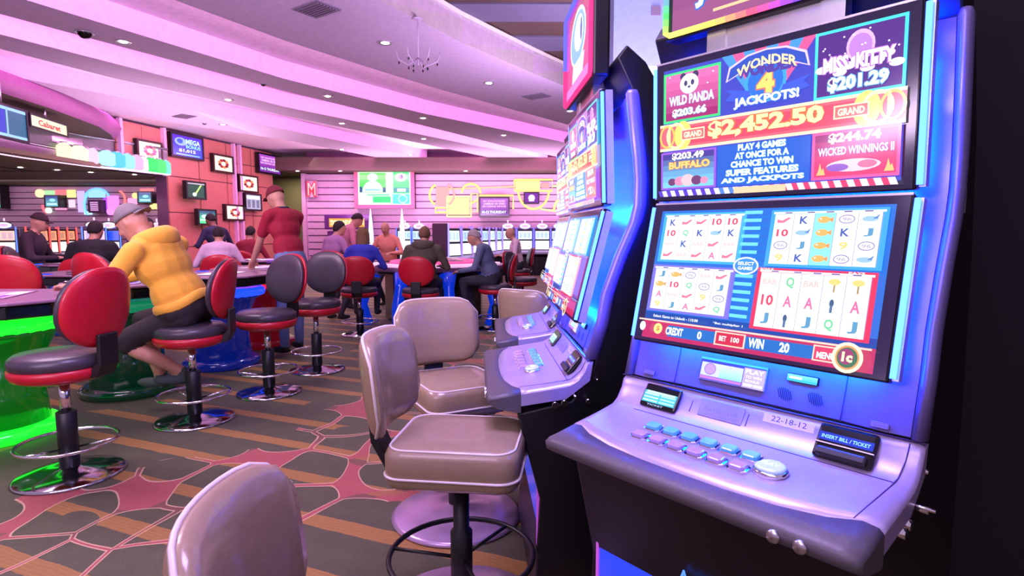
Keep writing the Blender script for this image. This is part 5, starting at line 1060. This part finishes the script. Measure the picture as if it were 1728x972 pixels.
cl('black_cloth', (26, 22, 28)); cl('dark_jacket', (40, 28, 38)); cl('navy_cloth', (35, 36, 70)); cl('pale_pink', (225, 190, 215)); cl('maroon_cloth', (140, 25, 50)); cl('mauve_cloth', (175, 120, 170)); cl('pink_cloth', (205, 125, 145)); cl('blue_cloth', (45, 50, 170)); cl('peach_cloth', (235, 150, 130)); cl('olive_cloth', (80, 74, 58)); cl('greyblue_cloth', (95, 105, 135)); cl('pants', (40, 40, 52)); cl('cap_grey', (125, 115, 118)); cl('cap_red', (120, 35, 48)); cl('cap_dark', (45, 25, 32)); cl('hair_dark', (32, 20, 22)); cl('hair_brown', (110, 78, 50)); cl('hair_grey', (170, 150, 150))
# each sits or stands on a real spot; local +y is the way the person faces
def sit(label, x, y, face, **k): k.setdefault('feet', ((-.15, .36, .30), (.15, .34, .30))); return person(label, x, y, R(face), **k)
person('person in a yellow hoodie and grey cap leaning over the terminal, seated', -2.13, 3.83, R(96), hip=(0, .03, .745), lean=24, head=(26, 5), hands=((-.20, .62, .93), (.16, .62, .93)), feet=((.02, .10, .33), (.22, .34, .26)), shirt='hoodie_yellow', pants='shorts_dark', shoes='shoe_green', leg=.5, vox=.011, cap=('cap_grey', -1), hood='hoodie_yellow', bulk=1.22, twist=-12)
person('person standing in a red polo and red cap, bending over the red-lit terminal', -2.28, 5.95, R(58), hip=(0, 0, .985), lean=12, head=(20, 8), hands=((-.14, .42, .98), (.10, .36, .97)), feet=((-.12, -.02, .09), (.12, .06, .09)), shirt='polo_red', pants='jeans', sleeve=.5, vox=.012, cap=('cap_red', 1), collar='navy_cloth', bulk=1.0)
sit('seated person in a dark cap and dark jacket at the left, looking to the right', -6.25, 7.5, -70, lean=6, head=(14, 0), shirt='dark_jacket', cap=('cap_dark', 1), bulk=1.15, vox=.02)
sit('seated person all in black with the back turned, left of the grey cap', -4.75, 6.5, 10, lean=12, head=(10, 0), sc=0.93, shirt='black_cloth', hair=('hair_dark', .05, -.06), bulk=1.2, vox=.02)
sit('dark-haired person behind the grey cap in the annex opening', -4.83, 7.6, -120, lean=6, head=(8, 0), sc=0.96, shirt='navy_cloth', hair=('hair_dark', .05, -.05), skin='skin_b', vox=.02)
sit('seated person in a pale pink shirt with the back turned', -3.85, 7.6, 25, lean=16, head=(14, 0), sc=0.9, shirt='pale_pink', hair=('hair_dark', .05, -.06), bulk=1.05, vox=.02)
sit('seated person in a maroon shirt left of the red polo', -4.15, 9.1, 0, lean=8, head=(8, 0), sc=0.9, shirt='maroon_cloth', hair=('hair_dark', .05, -.06), vox=.02)
sit('person in dark blue clothes below the green sports screen', -5.05, 10.0, 60, hip=(0, 0, .84), lean=14, head=(20, 0), feet=((-.1, .05, .09), (.1, .1, .09)), shirt='navy_cloth', hair=('hair_dark', .05, -.05), skin='skin_b', vox=.022)
sit('person in a mauve shirt seen from behind at the round table', -2.62, 8.3, -35, hip=(0, 0, .80), lean=14, head=(10, -10), feet=((-.1, .05, .09), (.1, .1, .09)), sc=0.92, shirt='mauve_cloth', hair=('hair_dark', .05, -.07), vox=.02, bulk=1.05)
sit('person in a pink shirt bending over the far side of the round table', -2.80, 9.5, -60, hip=(0, 0, .95), lean=20, head=(34, 0), feet=((-.1, .05, .09), (.1, .1, .09)), sc=0.95, shirt='pink_cloth', hair=('hair_dark', .04, -.05), vox=.02, bulk=1.1)
sit('long-haired person in a bright blue top on the red stool', -1.88, 7.22, 5, lean=12, head=(10, 0), sc=0.88, shirt='blue_cloth', hair=('hair_brown', .05, -.08, 1), vox=.02)
sit('bald person in a peach shirt behind the round table facing the camera', -2.12, 9.95, 170, hip=(0, 0, .80), lean=8, head=(14, 0), feet=((-.1, .0, .09), (.1, .0, .09)), sc=0.92, shirt='peach_cloth', vox=.022)
sit('person in an olive hooded jacket with the back turned on the red stool', -1.10, 7.12, -2, lean=10, head=(16, 0), sc=0.89, shirt='olive_cloth', hair=('hair_brown', .04, -.07), hood='olive_cloth', bulk=1.18, vox=.02)
sit('grey-haired person in a grey-blue jacket seen from the side on a stool', -.25, 7.55, 82, lean=20, head=(24, 0), hands=((-.2, .45, .86), (.15, .45, .86)), sc=0.89, shirt='greyblue_cloth', hair=('hair_grey', .05, -.05), bulk=1.12, vox=.018)
sit('bald person in pale pink behind the grey-haired one', .12, 10.6, 95, lean=10, head=(12, 0), sc=0.9, shirt='pale_pink', vox=.022)
